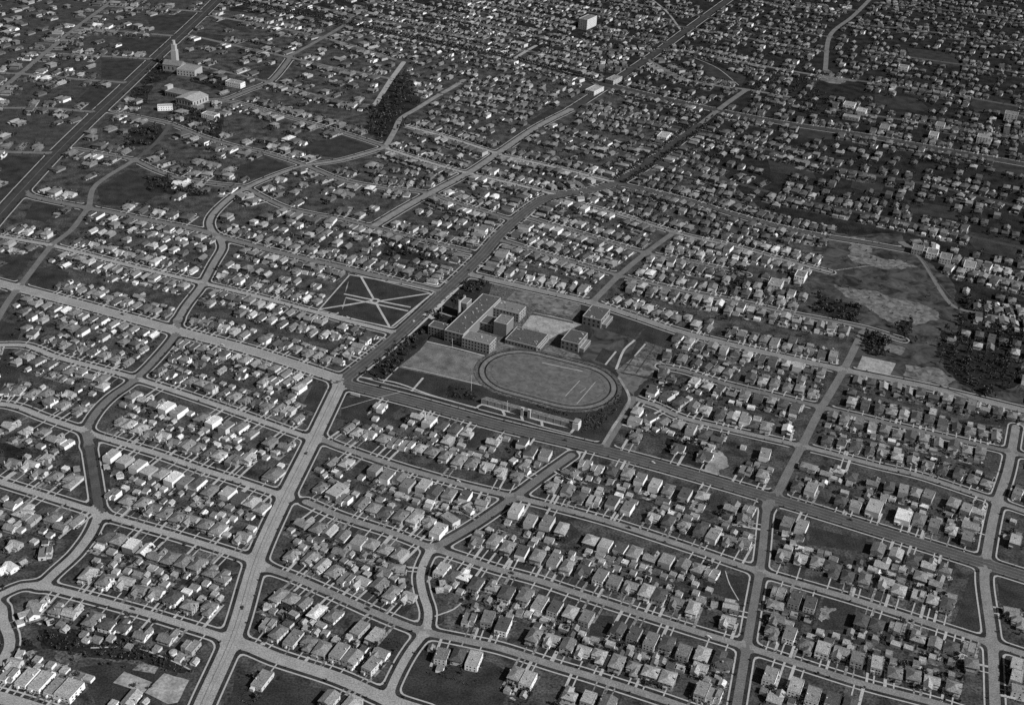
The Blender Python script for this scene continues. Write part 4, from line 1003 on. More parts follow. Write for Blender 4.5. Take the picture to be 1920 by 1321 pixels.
block(sch, 'auditorium', au, 10, 'brick', 'roof_dark', .8, (4, 2, 1.8, 3))
R = local(rect([s4(640,278), s4(737,300), s4(680,352), s4(603,340)], 18), SA, SB); R = (au[1] + .02, R[1], R[2], R[3])
block(sch, 'stage_house', R, 18, 'brick', 'roof_mid', .9)
# tower with two turrets, in front of the long wing on the avenue side
tx, ty = G(*s4(405, 300)) @ AV - SA, G(*s4(405, 300)) @ BV - SB
tx = spine[0] - 3.5
m = MB(); m.box(tx - 7, tx + 3.48, ty - 7.5, ty + 7.5, 0, 22, 'brick'); m.parapet(tx - 7, tx + 3.48, ty - 7.5, ty + 7.5, 22, 'stone_trim', .6, 1.2)
tw = m.obj('tower', sch)
for yy in (ty - 7.5, ty + 7.5):
    m = MB(); m.prism([(tx - 7 + 1.9 * math.cos(a * math.pi / 4), yy + 1.9 * math.sin(a * math.pi / 4)) for a in range(8)], 0, 25.5, 'stone_trim', 'roof_mid'); m.obj('turret', tw)
for yy in (-3.5, 0, 3.5): window_at(tw, tx - 7, ty + yy, 15, 1.6, 6, -math.pi / 2)
window_at(tw, tx - 2, ty - 7.5, 14, 1.6, 6, 0)
def plain_block(name, label, cat, pts, h, wallm, roofm, front, right, porch=None, base=None):
    R = rect(pts, h); oa, ob = (R[0] + R[1]) / 2, (R[2] + R[3]) / 2
    root = empty(name, (*(AV * oa + BV * ob), 0), AANG); tag(root, label, cat)
    L_ = local(R, oa, ob); o = block(root, 'wall', L_, h, wallm, roofm, .7, front, right)
    for ch in o.children:
        if ch.name.startswith('roof'): ch.parent = root
    if porch:
        m = MB(); x1 = L_[1]; w = L_[3] - L_[2]
        m.box(x1 + .02, x1 + porch, L_[2] + w * .12, L_[3] - w * .12, 0, h * .42, wallm); m.parapet(x1 + .02, x1 + porch, L_[2] + w * .12, L_[3] - w * .12, h * .42, 'stone_trim', .5, .6); m.obj('porch', root)
    return root
plain_block('gymnasium', 'square brick hall with dark roof beside the street behind the school', 'gymnasium', [s4(1325,205), s4(1455,245), s4(1385,325), s4(1250,290)], 12, 'brick', 'roof_dark', (4, 2, 2.4, 3), (3, 2, 2.4, 3), 6)
plain_block('gymnasium', 'square brick hall with dark roof nearer the oval running track', 'gymnasium', [s4(1165,390), s4(1290,420), s4(1220,500), s4(1080,470)], 12, 'brick', 'roof_dark', (4, 2, 2.4, 3), (3, 2, 2.4, 3), 6)
plain_block('workshop', 'low wide brick building with dark roof between the school and the two halls', 'workshop', [s4(750,375), s4(995,420), s4(908,525), s4(670,465)], 6, 'brick', 'roof_dark', (10, 1, 1.8, 2.6), (5, 1, 1.8, 2.6), 3)
# little wall between the two schoolyards
m = MB(); p, q = G(*s4(880, 277)), G(*s4(1180, 345)); N = BV * .4
m.prism([p - N, q - N, q + N, p + N], 0, 2.8, 'brick', 'stone_trim'); tag(m.obj('yard_wall'), 'low dark brick wall dividing the two pale schoolyards', 'wall', None, 'thing')

# ------------------------------------------------------------------ stadium: oval field, track, grandstand
ea0, ea1 = G(880, 703) @ AV, G(1163, 730) @ AV
eb1, eb0 = G(992, 655) @ BV, G(1072, 772) @ BV
ec = AV * (ea0 + ea1) / 2 + BV * (eb0 + eb1) / 2; EA, EB = (ea1 - ea0) / 2, (eb1 - eb0) / 2
print('oval half axes', EA, EB)
def oval(inset, n=28):
    rr = EB - inset; s = EA - EB
    P = [(s + rr * math.cos(t), rr * math.sin(t)) for t in np.linspace(-math.pi / 2, math.pi / 2, n)] + [(-s + rr * math.cos(t), rr * math.sin(t)) for t in np.linspace(math.pi / 2, 3 * math.pi / 2, n)]
    return [ec + AV * x + BV * y for x, y in P]
def ring(mb, i0, i1, z, m):
    A, B = oval(i0), oval(i1); n = len(A)
    for k in range(n):
        l = (k + 1) % n; mb.poly([(*A[k], z), (*A[l], z), (*B[l], z), (*B[k], z)], m)
trk = MB(); ring(trk, -5, 0, .30, 'yard_mid'); ring(trk, 0, 2, .302, 'lawn_and_shade'); ring(trk, 2, 7.5, .304, 'cinder'); ring(trk, 7.5, 9.5, .306, 'lawn_and_shade'); ring(trk, 9.5, 15, .308, 'worn_turf'); ring(trk, 15, 16, .310, 'yard_mid')
tag(trk.obj('running_track_surface'), kind='structure')
fld = MB(); fld.poly([(*p, .30) for p in oval(16)], 'worn_turf')
for cx_, cy_, sx_, sy_, t_ in ((-20, 6, 22, 9, 'worn_turf'),):
    rr = random.Random(cx_); P = []
    for k in range(16):
        t = k * math.pi / 8; f = rr.uniform(.7, 1.2); P.append(ec + AV * (cx_ + sx_ * f * math.cos(t)) + BV * (cy_ + sy_ * f * math.sin(t)))
    fld.poly([(*p, .312 + .002 * abs(cx_) / 10) for p in P], t_)
tag(fld.obj('field'), kind='structure')
ln = MB()
for k, (a, b, w) in enumerate(((s4(1120,890), s4(1228,775), .7), (s4(1205,950), s4(1345,785), .7), (s4(1230,865), s4(1275,830), .6), (s4(945,640), s4(1250,705), 1.2))):
    strip(ln, [G(*a), G(*b)], w, .34 + .002 * k, 'pavement')
for k, (a, b) in enumerate(((s4(1700,500), s4(1560,700)), (s4(1790,515), s4(1650,720)), (s4(1640,590), s4(1870,640)), (s4(1580,650), s4(1800,695)), (s4(1670,540), s4(1890,590)))):
    strip(ln, [G(*a), G(*b)], 1.6, .12 + .002 * k, 'yard_dark')
tag(ln.obj('field_markings'), kind='structure')
# grandstand: stepped seats behind a long wall along the boulevard
gs = G(*s4(490, 945)); ge = G(*s4(1190, 1112))
ga = AV; gl = float((ge - gs) @ AV)
st = empty('grandstand', (gs[0], gs[1], 0), AANG); tag(st, 'long concrete grandstand with buttressed wall between boulevard and oval track', 'grandstand')
m = MB(); m.box(0, gl, 0, .8, 0, 6.5, 'brick_pale')
for k in range(int(gl / 9) + 1): m.box(k * 9 - .3, k * 9 + .3, -.2, -.01, 0, 6.5, 'brick_pale')
m.obj('wall', st)
m = MB(); nst = 9
for k in range(nst):
    m.box(0, gl, .81 + k * 1.5, .81 + (k + 1) * 1.5 - .01, 0, 6.2 - k * .62, 'yard_pale' if k % 3 else 'yard_mid')
m.obj('seating', st)
xe = (G(*s4(825, 1040)) - gs) @ AV
for dx in (-4.2, 4.2):
    m = MB(); m.box(xe + dx - 1.6, xe + dx + 1.6, -3.2, -.62, 0, 10.5, 'stucco_grey'); m.box(xe + dx - 1.9, xe + dx + 1.9, -3.5, -.61, 10.5, 11.1, 'stone_trim'); m.obj('gate_pillar', st)
m = MB(); m.box(xe - 2.4, xe + 2.4, -.66, -.61, 0, 6, 'dark_paint'); m.obj('gate', st)
m = MB(); m.box(gl + .02, gl + 7, -1.5, 8, 0, 8.5, 'stucco_pale'); m.box(gl + .6, gl + 6.4, -.9, 7.4, 8.5, 10, 'stucco_pale'); m.box(gl + .2, gl + 6.8, -1.3, 7.8, 10, 10.3, 'roof_grey'); m.obj('end_pavilion', st)
def pole(px, py, h, label):
    p = G(px, py); m = MB(); m.prism([(.16 * math.cos(a * math.pi / 3), .16 * math.sin(a * math.pi / 3)) for a in range(6)], .3, h, 'metal_pale')
    root = empty('flagpole', (p[0], p[1], 0)); tag(root, label, 'flagpole'); m.obj('pole', root)
    m = MB(); m.prism([(.5 * math.cos(a * math.pi / 4), .5 * math.sin(a * math.pi / 4)) for a in range(8)], 0, .3, 'stone_trim'); m.obj('base', root)
    m = MB(); m.prism([(.3 * math.cos(a * math.pi / 3), .3 * math.sin(a * math.pi / 3)) for a in range(6)], h, h + .4, 'metal_pale'); m.obj('finial', root)
pole(*s4(192, 285), 17, 'tall white flagpole on the lawn before the school entrance')
pole(*s4(414, 858), 22, 'tall white pole standing where the long field meets the track')
pole(*s4(683, 1000), 13, 'white pole by the grandstand gate on the boulevard side')
pole(*s4(272, 525), 12, 'white pole at the near corner of the school wing')

# ------------------------------------------------------------------ larger buildings farther off
def big(name, label, cat, base, w, d, h, wallm='stucco_white', roofm='roof_grey', rows=2, nf=6, nr=3, rot=None):
    """flat-roofed block; base = pixel of the middle of its near wall on the ground"""
    p = G(*base); an = AANG if rot is None else math.radians(rot)
    root = empty(name, (p[0], p[1], 0), an); tag(root, label, cat)
    o = block(root, 'wall', (-w / 2, w / 2, 0, d), h, wallm, roofm, .8, (nf, rows, 1.5, 1.6), (nr, rows, 1.5, 1.6), trim=False)
    for ch in o.children:
        if ch.name.startswith('roof'): ch.parent = root
    return root
big('apartment_building', 'tall white apartment block rising above the far roofs', 'apartment building', (1092, 55), 22, 48, 22, 'stucco_pale', 'roof_mid', 6, 4, 7, -29)
big('shop_building', 'long white shop building at the corner of slanting road', 'shops', (1105, 178), 20, 40, 8, 'stucco_pale', 'roof_pale', 2, 4, 6, -31)
big('shop_building', 'grey shop building just across the dark boulevard from the white one', 'shops', (1142, 158), 18, 38, 8, 'stucco_grey', 'roof_grey', 2, 4, 6, -31)
big('apartment_building', 'white two-storey flats beside the avenue among dark trees', 'apartment building', (1240, 265), 18, 28, 8, 'stucco_white', 'roof_pale', 2, 4, 4)
big('apartment_building', 'pale flats by the dark boulevard at the edge of the dark trees', 'apartment building', (1840, 270), 20, 20, 12, 'stucco_pale', 'roof_grey', 4, 4, 4)
big('apartment_building', 'small white block with dark windows alone among dark gardens', 'apartment building', (1692, 134), 20, 18, 9, 'stucco_white', 'roof_mid', 2, 3, 2)
big('apartment_building', 'paired pale block with a bright end wall near the dirt road', 'apartment building', (1612, 218), 18, 24, 9, 'stucco_pale', 'roof_pale', 2, 4, 3)
big('apartment_building', 'wide grey block just before the paired pale block', 'apartment building', (1594, 226), 30, 16, 6, 'stucco_grey', 'roof_grey', 1, 5, 3)
big('apartment_building', 'tall pale flats by the eastern edge of the tree-lined streets', 'apartment building', (1893, 228), 24, 20, 14, 'stucco_pale', 'roof_mid', 4, 4, 3)
big('mansion', 'large white flat-roofed mansion on the lawn beside the church bend', 'mansion', (437, 164), 34, 16, 9, 'stucco_white', 'roof_grey', 2, 7, 3)
big('mansion', 'bright white mansion behind the small oval drive', 'mansion', (310, 208), 26, 12, 8, 'stucco_white', 'roof_pale', 2, 6, 2, 15)
big('mansion', 'pale mansion with grey roof under dark trees', 'mansion', (390, 223), 28, 16, 7, 'stucco_white', 'roof_grey', 2, 6, 3)
for k, (bx, by, lab) in enumerate(((1330, 117, 'pair'), (1345, 520, ''), )): pass
for bx, by, an in ((1400, 553, AANG), (1318, 573, AANG)): pass
for bx, by, w, d, h, lab in ((1590, 205, 22, 22, 8, 'pale block above the wide grey one'), (1655, 250, 16, 26, 9, 'narrow grey flats beside the dark boulevard'), (1760, 245, 16, 24, 9, 'first of two grey flats above the dark boulevard in the east'), (1748, 262, 16, 22, 8, 'second of two grey flats above the dark boulevard in the east'),
        (1450, 545, 18, 22, 8, 'pale flats with outside stairs in the block above the school rear street'), (1497, 530, 14, 22, 9, 'tall narrow flats in the block above the school rear street'), (1718, 478, 16, 20, 8, 'white-fronted flats at the start of the eastern road'), (1745, 485, 16, 20, 8, 'grey flats second along the eastern road'), (1770, 495, 16, 22, 8, 'grey flats third along the eastern road'), (1815, 510, 16, 24, 7, 'pale flats in the middle of the eastern road')):
    big('apartment_building', lab, 'apartment building', (bx, by), w, d, h, rng.choice(('stucco_pale', 'stucco_white', 'stucco_grey')), rng.choice(('roof_grey', 'roof_mid')), 2, 4, 3)
# church with a slim tower beside the wide avenue
p = G(320, 138); ch = empty('church', (p[0], p[1], 0), math.radians(-12), (1.35, 1.35, 1.1)); tag(ch, 'pale stone church with a tall slim tower beside the wide diagonal avenue', 'church')
m = MB(); m.box(-16, 12, 8, 26, 0, 12, 'stucco_dark'); m.gable(-16, 12, 8, 26, 12, 6, 'x', 'roof_mid', 'stucco_dark', .4); m.obj('nave', ch)
m = MB(); m.box(-13, -5, 30, 38, 0, 30, 'stucco_grey'); m.box(-12, -6, 31, 37, 30, 40, 'stucco_grey'); m.prism([(-9 + 2.5 * math.cos(a * math.pi / 4), 34 + 2.5 * math.sin(a * math.pi / 4)) for a in range(8)], 40, 47, 'stucco_grey'); m.obj('tower', ch)
m = MB(); m.box(12.02, 40, -4, 20, 0, 11, 'stucco_grey'); m.parapet(12.02, 40, -4, 20, 11, 'stucco_grey', .5, .8); pa = m.obj('parish_house', ch)
m = MB(); m.box(12.6, 39.4, -3.4, 19.4, 11.01, 11.15, 'roof_grey'); m.obj('roof', pa)
for i in range(6):
    for k in range(2): window_at(pa, 14.5 + i * 4.6, -4, 3 + k * 4.6, 1.6, 2.4, 0)
for i in range(4): window_at(ch, -13 + i * 6.5, 8, 6, 1.8, 5, 0)
p = G(345, 198); hl = empty('meeting_hall', (p[0], p[1], 0), math.radians(-25), (1.3, 1.3, 1.15)); tag(hl, 'broad meeting hall with a high pale roof at the end of hall street', 'hall')
m = MB(); m.box(-14, 16, 0, 34, 0, 10, 'stucco_grey'); m.obj('wall', hl)
m = MB(); m.gable(-14, 16, 0, 34, 10, 3, 'y', 'roof_pale', 'stucco_grey', .5); m.obj('roof', hl)
m = MB(); m.box(-46, -14.02, 16, 34, 0, 9, 'stucco_dark'); m.parapet(-46, -14.02, 16, 34, 9, 'stucco_grey', .5, .8); wg = m.obj('wing', hl)
m = MB(); m.box(-45.4, -14.6, 16.6, 33.4, 9.01, 9.15, 'roof_mid'); m.obj('roof', wg)
m = MB(); m.box(-52, -46.02, 22, 34, 0, 15, 'stucco_grey'); m.obj('tower', hl)
for i in range(6): window_at(hl, -11 + i * 5, 0, 5, 2, 5, 0)
for i in range(5): window_at(hl, 16, 4 + i * 6.2, 5, 2, 5, math.pi / 2)
for i in range(7): window_at(wg, -43.5 + i * 4.4, 16, 4.5, 1.8, 4, 0)
# gazebo of white walls at the ravine, small sign hut on the boulevard corner
p = G(325, 1226); gz = empty('garden_pavilion', (p[0], p[1], 0)); tag(gz, 'round white garden pavilion above the ravine', 'pavilion')
m = MB(); m.prism([(3.2 * math.cos(a * math.pi / 8), 3.2 * math.sin(a * math.pi / 8)) for a in range(16)], 0, 3.2, 'stucco_white', 'roof_grey'); m.obj('wall', gz)
m = MB(); c = (0, 0, 4.4); P = [(3.5 * math.cos(a * math.pi / 8), 3.5 * math.sin(a * math.pi / 8), 3.22) for a in range(16)]
for k in range(16): m.poly([P[k], P[(k + 1) % 16], c], 'roof_pale')
m.obj('roof', gz)
p = G(666, 743); hb = empty('billboard', (p[0], p[1], 0), AANG); tag(hb, 'white billboard on the boulevard corner lot', 'billboard')
m = MB(); m.box(-6, 6, -.15, .15, 1.2, 4.6, 'stucco_white', True); m.obj('panel', hb)
for xx in (-5, 0, 5): m = MB(); m.box(xx - .15, xx + .15, .16, .45, 0, 4.4, 'bark'); m.obj('post', hb)

# ------------------------------------------------------------------ cars
def car_parts(body):
    b = MB(); pr = [(-2.1, .45), (2.0, .45), (2.1, .95), (.75, 1.1), (-1.9, 1.15), (-2.15, .9)]
    for sgn in (-1, 1):
        P = [(x, sgn * .75, z) for x, z in pr]; b.poly(P if sgn < 0 else P[::-1], body)
    for k in range(len(pr)):
        (xa, za), (xb, zb) = pr[k], pr[(k + 1) % len(pr)]
        b.poly([(xa, -.75, za), (xa, .75, za), (xb, .75, zb), (xb, -.75, zb)], body)
    c = MB(); c.box(-1.85, .5, -.68, .68, 1.12, 1.95, 'window_glass'); c.box(-1.95, .6, -.74, .74, 1.95, 2.05, body)
    w = MB()
    for k in range(12):
        a, a2 = k * math.pi / 6, (k + 1) * math.pi / 6
        w.poly([(.38 * math.cos(a), -.1, .38 * math.sin(a)), (.38 * math.cos(a2), -.1, .38 * math.sin(a2)), (.38 * math.cos(a2), .1, .38 * math.sin(a2)), (.38 * math.cos(a), .1, .38 * math.sin(a))], 'dark_paint')
    w.poly([(.38 * math.cos(k * math.pi / 6), -.1, .38 * math.sin(k * math.pi / 6)) for k in range(12)], 'dark_paint')
    w.poly([(.38 * math.cos(-k * math.pi / 6), .1, .38 * math.sin(-k * math.pi / 6)) for k in range(12)], 'dark_paint')
    return b.mesh('body'), c.mesh('cabin'), w.mesh('wheel')
CARM = {'pale': car_parts('metal_pale'), 'dark': car_parts('dark_paint')}
CARS = [(776,603,'pale','bright white car on the avenue beside the star park'), (705,676,'dark','dark car on the school avenue near the boulevard'), (690,690,'dark','dark car close to the boulevard crossing on the avenue'),
 (742,640,'dark','dark car on the avenue below the school corner'), (800,585,'dark','dark car on the avenue before the school entrance'), (455,1140,'dark','dark car on the pale avenue by the lowest blocks'),
 (575,850,'dark','dark car on the pale avenue near the first street crossing'), (880,783,'dark','dark car on the boulevard before the grandstand'), (1060,826,'dark','dark car on the boulevard past the grandstand end'),
 (1225,868,'pale','pale car on the boulevard above the bungalow row'), (1595,975,'dark','dark car on the boulevard near the vacant corner'), (230,590,'dark','dark car on the double boulevard'), (418,648,'pale','pale car on the double boulevard'),
 (880,507,'dark','dark car on the avenue behind the school'), (1090,362,'pale','pale car on the bend of the avenue'), (250,1118+24,'dark','dark car parked along crescent street'), (860,903,'pale','pale car on the first street below boulevard'),
 (1180,990,'dark','dark car on the first street below boulevard'), (960,1075,'dark','dark car on the second street below boulevard'), (1330,1195,'pale','pale car on the second street near its end'), (690,1142,'dark','dark car on the third street below boulevard')]
for x, y, c, lab in CARS:
    p = G(x, y); n = near_road(p, False); T = n[3] if n else AV
    root = empty('car', (p[0], p[1], .07), math.atan2(T[1], T[0])); tag(root, lab, 'car', 'cars on the streets')
    b, cb, wh = CARM[c]
    for nm, me in (('body', b), ('cabin', cb)):
        o = bpy.data.objects.new(nm, me); COL.objects.link(o); o.parent = root
    for wx in (-1.35, 1.4):
        for wy in (-.72, .72):
            o = bpy.data.objects.new('wheel', wh); COL.objects.link(o); o.parent = root; o.location = (wx, wy, .38)

# ------------------------------------------------------------------ trees, shrubs
def crown_pts(n, rx, rz, zc, seed, q=.34, lumps=7):
    """n leaf sprays in lumps through an uneven crown: vertices (4n, 3)"""
    R_ = np.random.RandomState(seed)
    c = R_.normal(size=(lumps, 3)); c /= np.linalg.norm(c, axis=1)[:, None]; c *= R_.uniform(.25, .75, (lumps, 1))
    k = R_.randint(0, lumps, n); o = R_.normal(size=(n, 3)); o /= np.linalg.norm(o, axis=1)[:, None]
    P = c[k] + o * R_.uniform(.2, .5, (n, 1))
    P *= np.array([rx, rx, rz]); P[:, 2] += zc
    u = R_.normal(size=(n, 3)); u /= np.linalg.norm(u, axis=1)[:, None]
    w = np.cross(u, R_.normal(size=(n, 3))); w /= np.linalg.norm(w, axis=1)[:, None]
    s = (rx * q * R_.uniform(.6, 1.3, (n, 1)))
    return np.stack([P - u * s, P - w * s * .7, P + u * s, P + w * s * .7], 1).reshape(-1, 3)
class Tr: pass
TREES, SHR = [], []
def tree(p, h, kind, where):
    if dist(p) < .2: return
    t = Tr(); t.p, t.h, t.kind, t.where = p, h, kind, where; t.depth = float(np.array([p[0], p[1], -H]) @ f0); TREES.append(t)
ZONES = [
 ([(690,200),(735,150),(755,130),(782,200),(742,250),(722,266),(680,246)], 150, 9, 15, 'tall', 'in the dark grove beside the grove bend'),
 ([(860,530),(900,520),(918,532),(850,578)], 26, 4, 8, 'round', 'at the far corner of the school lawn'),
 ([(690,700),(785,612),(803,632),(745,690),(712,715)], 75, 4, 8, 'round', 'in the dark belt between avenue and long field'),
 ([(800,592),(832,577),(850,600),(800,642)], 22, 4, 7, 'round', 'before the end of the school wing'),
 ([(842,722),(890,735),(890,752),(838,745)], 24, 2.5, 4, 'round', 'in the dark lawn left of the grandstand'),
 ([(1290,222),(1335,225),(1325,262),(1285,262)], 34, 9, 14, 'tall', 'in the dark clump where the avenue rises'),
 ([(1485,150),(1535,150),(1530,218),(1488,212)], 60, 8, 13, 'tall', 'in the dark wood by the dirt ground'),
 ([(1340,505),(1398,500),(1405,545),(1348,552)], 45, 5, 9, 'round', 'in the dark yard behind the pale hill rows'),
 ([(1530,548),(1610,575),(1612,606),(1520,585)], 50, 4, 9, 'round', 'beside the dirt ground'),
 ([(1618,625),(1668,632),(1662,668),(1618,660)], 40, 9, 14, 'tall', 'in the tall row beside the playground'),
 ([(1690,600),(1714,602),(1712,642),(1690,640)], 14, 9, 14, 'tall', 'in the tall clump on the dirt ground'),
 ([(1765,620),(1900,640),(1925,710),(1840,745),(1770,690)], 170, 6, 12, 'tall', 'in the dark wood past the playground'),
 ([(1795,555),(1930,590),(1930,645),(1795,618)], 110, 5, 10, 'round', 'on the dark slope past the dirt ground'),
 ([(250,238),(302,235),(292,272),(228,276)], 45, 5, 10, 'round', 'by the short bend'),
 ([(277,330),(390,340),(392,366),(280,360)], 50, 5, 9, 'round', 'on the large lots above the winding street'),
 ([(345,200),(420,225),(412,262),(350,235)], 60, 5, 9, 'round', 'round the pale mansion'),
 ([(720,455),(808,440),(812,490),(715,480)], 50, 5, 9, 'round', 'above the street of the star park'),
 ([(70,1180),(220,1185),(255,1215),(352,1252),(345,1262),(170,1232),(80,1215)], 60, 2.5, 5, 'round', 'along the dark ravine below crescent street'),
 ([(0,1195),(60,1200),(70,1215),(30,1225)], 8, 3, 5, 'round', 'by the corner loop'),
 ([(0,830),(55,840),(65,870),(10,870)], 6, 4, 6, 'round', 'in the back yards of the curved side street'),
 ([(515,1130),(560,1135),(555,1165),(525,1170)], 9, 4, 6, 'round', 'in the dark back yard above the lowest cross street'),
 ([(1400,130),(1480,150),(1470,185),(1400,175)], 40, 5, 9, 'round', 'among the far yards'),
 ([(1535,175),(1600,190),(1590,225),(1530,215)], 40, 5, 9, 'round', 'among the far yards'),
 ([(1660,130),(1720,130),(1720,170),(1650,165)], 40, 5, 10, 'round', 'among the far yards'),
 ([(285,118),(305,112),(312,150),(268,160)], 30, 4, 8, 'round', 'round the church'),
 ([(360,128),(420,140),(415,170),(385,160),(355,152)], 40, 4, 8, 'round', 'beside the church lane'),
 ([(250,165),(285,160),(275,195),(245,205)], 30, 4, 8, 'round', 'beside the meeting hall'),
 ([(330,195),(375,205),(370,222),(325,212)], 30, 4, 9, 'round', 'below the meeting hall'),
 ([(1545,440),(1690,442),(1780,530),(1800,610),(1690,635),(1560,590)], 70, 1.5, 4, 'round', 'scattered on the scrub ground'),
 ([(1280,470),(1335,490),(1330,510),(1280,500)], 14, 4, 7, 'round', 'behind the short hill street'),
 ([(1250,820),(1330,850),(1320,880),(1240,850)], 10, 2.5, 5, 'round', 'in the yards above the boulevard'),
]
def roughen(P, k=.12):
    for it in range(3):
        Q = []
        for i in range(len(P)):
            a, b = P[i], P[(i + 1) % len(P)]; e = b - a
            Q += [a, (a + b) / 2 + np.array([-e[1], e[0]]) * rng.uniform(-k, k)]
        P = Q
    return P
zmb = MB(); zmb_z = .09  # dark sheets that paint tree shade onto the ground
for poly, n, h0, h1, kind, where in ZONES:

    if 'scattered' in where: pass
    else: zmb_z += .0008; zmb.poly([(*p_, zmb_z) for p_ in (lambda P: P if sum(P[i][0] * P[(i + 1) % len(P)][1] - P[(i + 1) % len(P)][0] * P[i][1] for i in range(len(P))) > 0 else P[::-1])(roughen([G(*a) for a in poly]))], 'lawn_and_shade')
    xs = [p[0] for p in poly]; ys = [p[1] for p in poly]; c = 0
    while c < n:
        x, y = rng.uniform(min(xs), max(xs)), rng.uniform(min(ys), max(ys))
        if inpoly(x, y, poly):
            p = G(x, y) + nrg.normal(0, 6 if n > 60 else 3, 2); c += 1
            if not clash(p, .6 * h0 ** .5): tree(p, rng.uniform(h0, h1), kind, where)
tag(zmb.obj('painted_shade_ground'), kind='structure')
for x, y, h in ((308,1015,3.5), (347,1022,4), (372,1031,4.5), (250,1005,3), (205,980,3), (150,1126,4), (185,1140,4), (243,1155,5), (292,1168,5), (8,1102,5), (12,765,3), (30,769,3), (443,1052,3.5), (1044,877,5), (540,784,3.5), (620,960,3), (1305,1045,3), (1325,1050,3.5), (1375,1060,2.5), (1240,1112,2.5),
                (822,835,6), (1340,835,6), (800,832,5), (350,805,6), (365,815,5), (60,885,6), (80,895,6)):
    tree(G(x, y), h, 'round', 'by the kerb')
for r in roads:                                   # street trees
    tl = 't' in r.opt
    if not tl and not ('s' in r.opt or 'h' in r.opt): continue
    for side in (1, -1):
        s = rng.uniform(2, 9)
        while s < r.S[-1] - 2:
            k = min(len(r.T) - 1, int(np.searchsorted(r.S, s, 'right')) - 1)
            N = np.array([-r.T[k][1], r.T[k][0]]); p = r.P[k] + r.T[k] * (s - r.S[k]) + N * side * (r.hw + 1.3)
            x, y = PX(p)
            if -30 < x < 1950 and -20 < y < 1345 and .7 < dist(p) < 3:
                if tl: tree(p + N * side * rng.uniform(-1, 3), rng.uniform(6, 11), 'round', f'in the row along the {r.name}')
                elif 'e' in r.opt and r.hw < 10: tree(p, rng.uniform(1.6, 2.6), 'round', f'in the clipped row along the {r.name}')
                elif rng.random() < (.25 if y > 450 else .4): tree(p, rng.uniform(1.6, 3.4), 'round', f'in the parkway of the {r.name}')
            s += rng.uniform(4.5, 8) if tl else rng.uniform(9, 13)
for h in HOUSES:                                  # yard trees and planting
    x, y = PX(h.p)
    T = np.array([math.cos(h.ang), math.sin(h.ang)]); N = np.array([-T[1], T[0]])
    dens = 4.2 if (x > 1200 and y < 460) else 7 if (x < 700 and y < 420) else 3.2 if y < 330 else 2.4 if x > 1250 and y < 700 else 3.3
    nn = int(dens + rng.random())
    for _ in range(nn):
        p = h.p + T * rng.choice((-1, 1)) * rng.uniform(3, 8.5) + N * rng.choice((rng.uniform(8, 19), rng.uniform(8, 19), rng.uniform(-14, 8)))
        if not clash(p, -1.3) and dist(p) > 5:
            tree(p, rng.choice((rng.uniform(2.4, 4.5), rng.uniform(4, 7.5))) if y > 420 else rng.uniform(3.5, 8), 'round', f"beside the {'dark' if h.roof == 'roof_dark' else 'pale' if h.roof in ('roof_pale', 'roof_white') else 'grey'} {KINDW[h.kind]} house" + (f' along the {h.road.name}' if h.road else ''))
    w, d, _ = SHAPES[h.kind, h.v][2]
    if h.depth < 1700 and rng.random() < .4:
        sx = rng.choice((-7.4, 7.4))
        for k in range(9): SHR.append((h.p + T * (sx + rng.uniform(-.3, .3)) + N * (d / 2 + k * 1.7), rng.uniform(.6, 1.0)))
    if h.depth < 1700 and rng.random() < .4:
        for k in range(8): SHR.append((h.p + T * (-7 + k * 1.9) + N * (d / 2 + 16 + rng.uniform(-.4, .4)), rng.uniform(.6, 1.2)))
    for _ in range(16 if h.depth < 1500 else 8):
        if rng.random() < .6: q = T * rng.choice((-1, 1)) * (w / 2 + rng.uniform(.7, 2.2)) + N * rng.uniform(-d / 2, d / 2 + 12)
        else: q = T * rng.uniform(-7, 7) + N * rng.choice((-d / 2 - rng.uniform(.9, 2.8), d / 2 + rng.uniform(1, 16)))
        SHR.append((h.p + q, rng.uniform(.6, 1.5)))
rz = random.Random(3)
for poly, n in (([(1085,785),(1130,765),(1158,735),(1168,755),(1130,800),(1090,812)], 240), ([(1000,757),(1060,775),(1075,783),(1010,765)], 40), ([(250,1200),(350,1240),(345,1262),(120,1222),(60,1190)], 160)):
    xs = [p[0] for p in poly]; ys = [p[1] for p in poly]; c = 0
    while c < n:
        x, y = rz.uniform(min(xs), max(xs)), rz.uniform(min(ys), max(ys))
        if inpoly(x, y, poly): SHR.append((G(x, y), rz.uniform(.8, 1.8))); c += 1
TREES.sort(key=lambda t: t.depth)
LEAF = ('leaf_dark', 'leaf_mid', 'leaf_pale')
CROWN, TRUNK = {}, {}
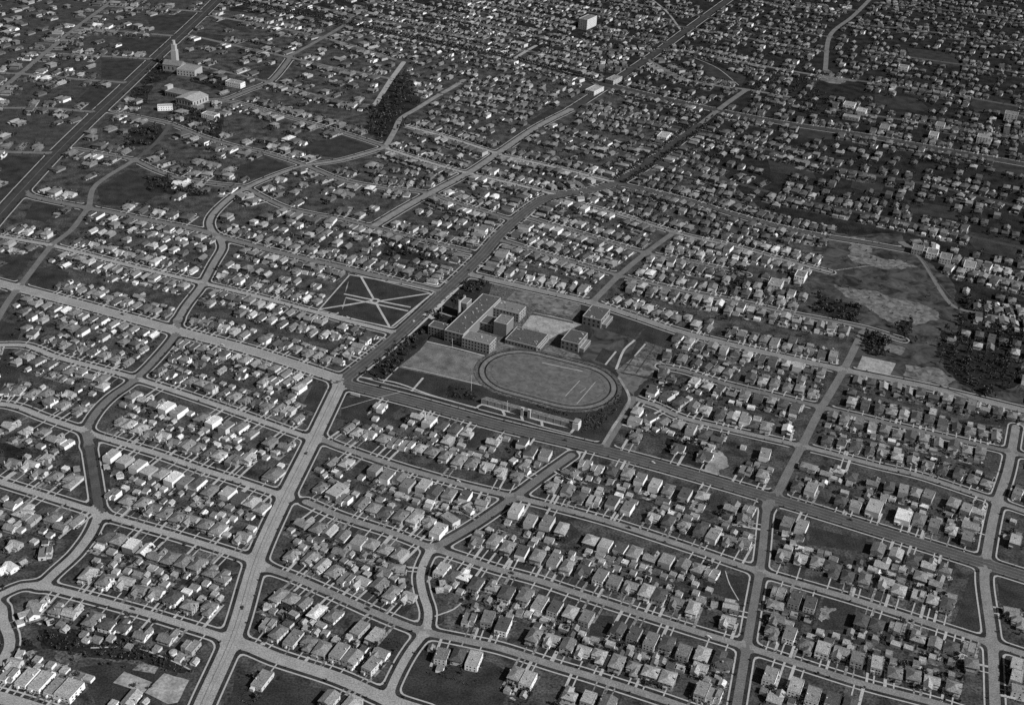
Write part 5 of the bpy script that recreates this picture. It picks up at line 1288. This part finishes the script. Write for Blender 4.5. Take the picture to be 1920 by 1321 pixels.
for kind in ('round', 'tall'):
    for v in range(5):
        rx, rzz, zc = (.46, .40, .60) if kind == 'round' else (.24, .42, .58)
        V = crown_pts(150, rx, rzz, zc, 10 * v + len(kind), .2 if kind == 'round' else .3, 9)
        mm = np.random.RandomState(v).choice(3, 150, p=(.5, .38, .12))
        o = raw_obj('crown', V, np.arange(len(V)).reshape(-1, 4), mm, LEAF); CROWN[kind, v] = o.data; bpy.data.objects.remove(o)
        b = MB(); rr = random.Random(v)
        def limb(p, q, ra, rb):
            d = Vector(q) - Vector(p); u = d.orthogonal().normalized(); w = d.cross(u).normalized(); n = 6
            A = [Vector(p) + (u * math.cos(k * 2 * math.pi / n) + w * math.sin(k * 2 * math.pi / n)) * ra for k in range(n)]; B = [Vector(q) + (u * math.cos(k * 2 * math.pi / n) + w * math.sin(k * 2 * math.pi / n)) * rb for k in range(n)]
            for k in range(n): b.poly([A[k], A[(k + 1) % n], B[(k + 1) % n], B[k]], 'bark')
        limb((0, 0, 0), (0, 0, .5), .035, .022)
        for k in range(4):
            a = k * 1.6 + rr.random(); limb((0, 0, .3 + .05 * k), (rx * .55 * math.cos(a), rx * .55 * math.sin(a), .55 + .08 * k), .018, .006)
        TRUNK[kind, v] = b.mesh('trunk')
seen_t = [t for t in TREES if -8 < PX(t.p)[0] < 1928 and -8 < PX(t.p)[1] < 1328]
near_t = seen_t[:300]; ids = set(map(id, near_t))
for n, t in enumerate(near_t):
    kind, v = t.kind, n % 5
    root = empty('tree', (t.p[0], t.p[1], 0), rng.uniform(0, 6.28), (t.h * rng.uniform(.85, 1.2), t.h * rng.uniform(.85, 1.2), t.h))
    sz = 'small' if t.h < 2.8 else 'dark bushy' if t.h < 5.2 else 'large dark'
    tag(root, f"{sz} {'slim' if kind == 'tall' else 'round'} tree {t.where}", 'tree', 'trees along streets and in yards')
    for nm, me in (('trunk', TRUNK[kind, v]), ('crown', CROWN[kind, v])):
        o = bpy.data.objects.new(nm, me); COL.objects.link(o); o.parent = root
rest = [t for t in TREES if id(t) not in ids]
protoV = {(k, v): crown_pts(46, *((.46, .40, .58) if k == 'round' else (.25, .45, .55)), 50 + v, .3 if k == 'round' else .38, 8) for k in ('round', 'tall') for v in range(6)}
def heap(name, items, label, cat):
    Vs, Ms = [], []
    R_ = np.random.RandomState(5)
    for p, s, V in items:
        a = R_.uniform(0, 6.28); c, s_ = math.cos(a), math.sin(a); sx = s * R_.uniform(.8, 1.25)
        Vs.append(np.stack([p[0] + sx * (c * V[:, 0] - s_ * V[:, 1]), p[1] + sx * (s_ * V[:, 0] + c * V[:, 1]), s * V[:, 2]], 1))
        Ms.append(R_.choice(3, len(V) // 4, p=(.5, .38, .12)))
    V = np.concatenate(Vs)
    o = raw_obj(name, V, np.arange(len(V)).reshape(-1, 4), np.concatenate(Ms), LEAF)
    return tag(o, label, cat, None, 'stuff')
heap('distant_trees', [(t.p, t.h, protoV[t.kind, i % 6]) for i, t in enumerate(rest)], 'dark trees filling the far yards, groves and street rows', 'trees')
shp = [crown_pts(7, 1.0, .8, .7, 90 + v, .55, 3) for v in range(8)]
heap('shrubbery', [(p, s, shp[i % 8]) for i, (p, s) in enumerate(SHR) if dist(p) > 4.3], 'low dark planting round the houses and yards', 'shrubs')
print('TREES', len(TREES), 'SHRUBS', len(SHR), 'near tree depth', near_t[-1].depth)
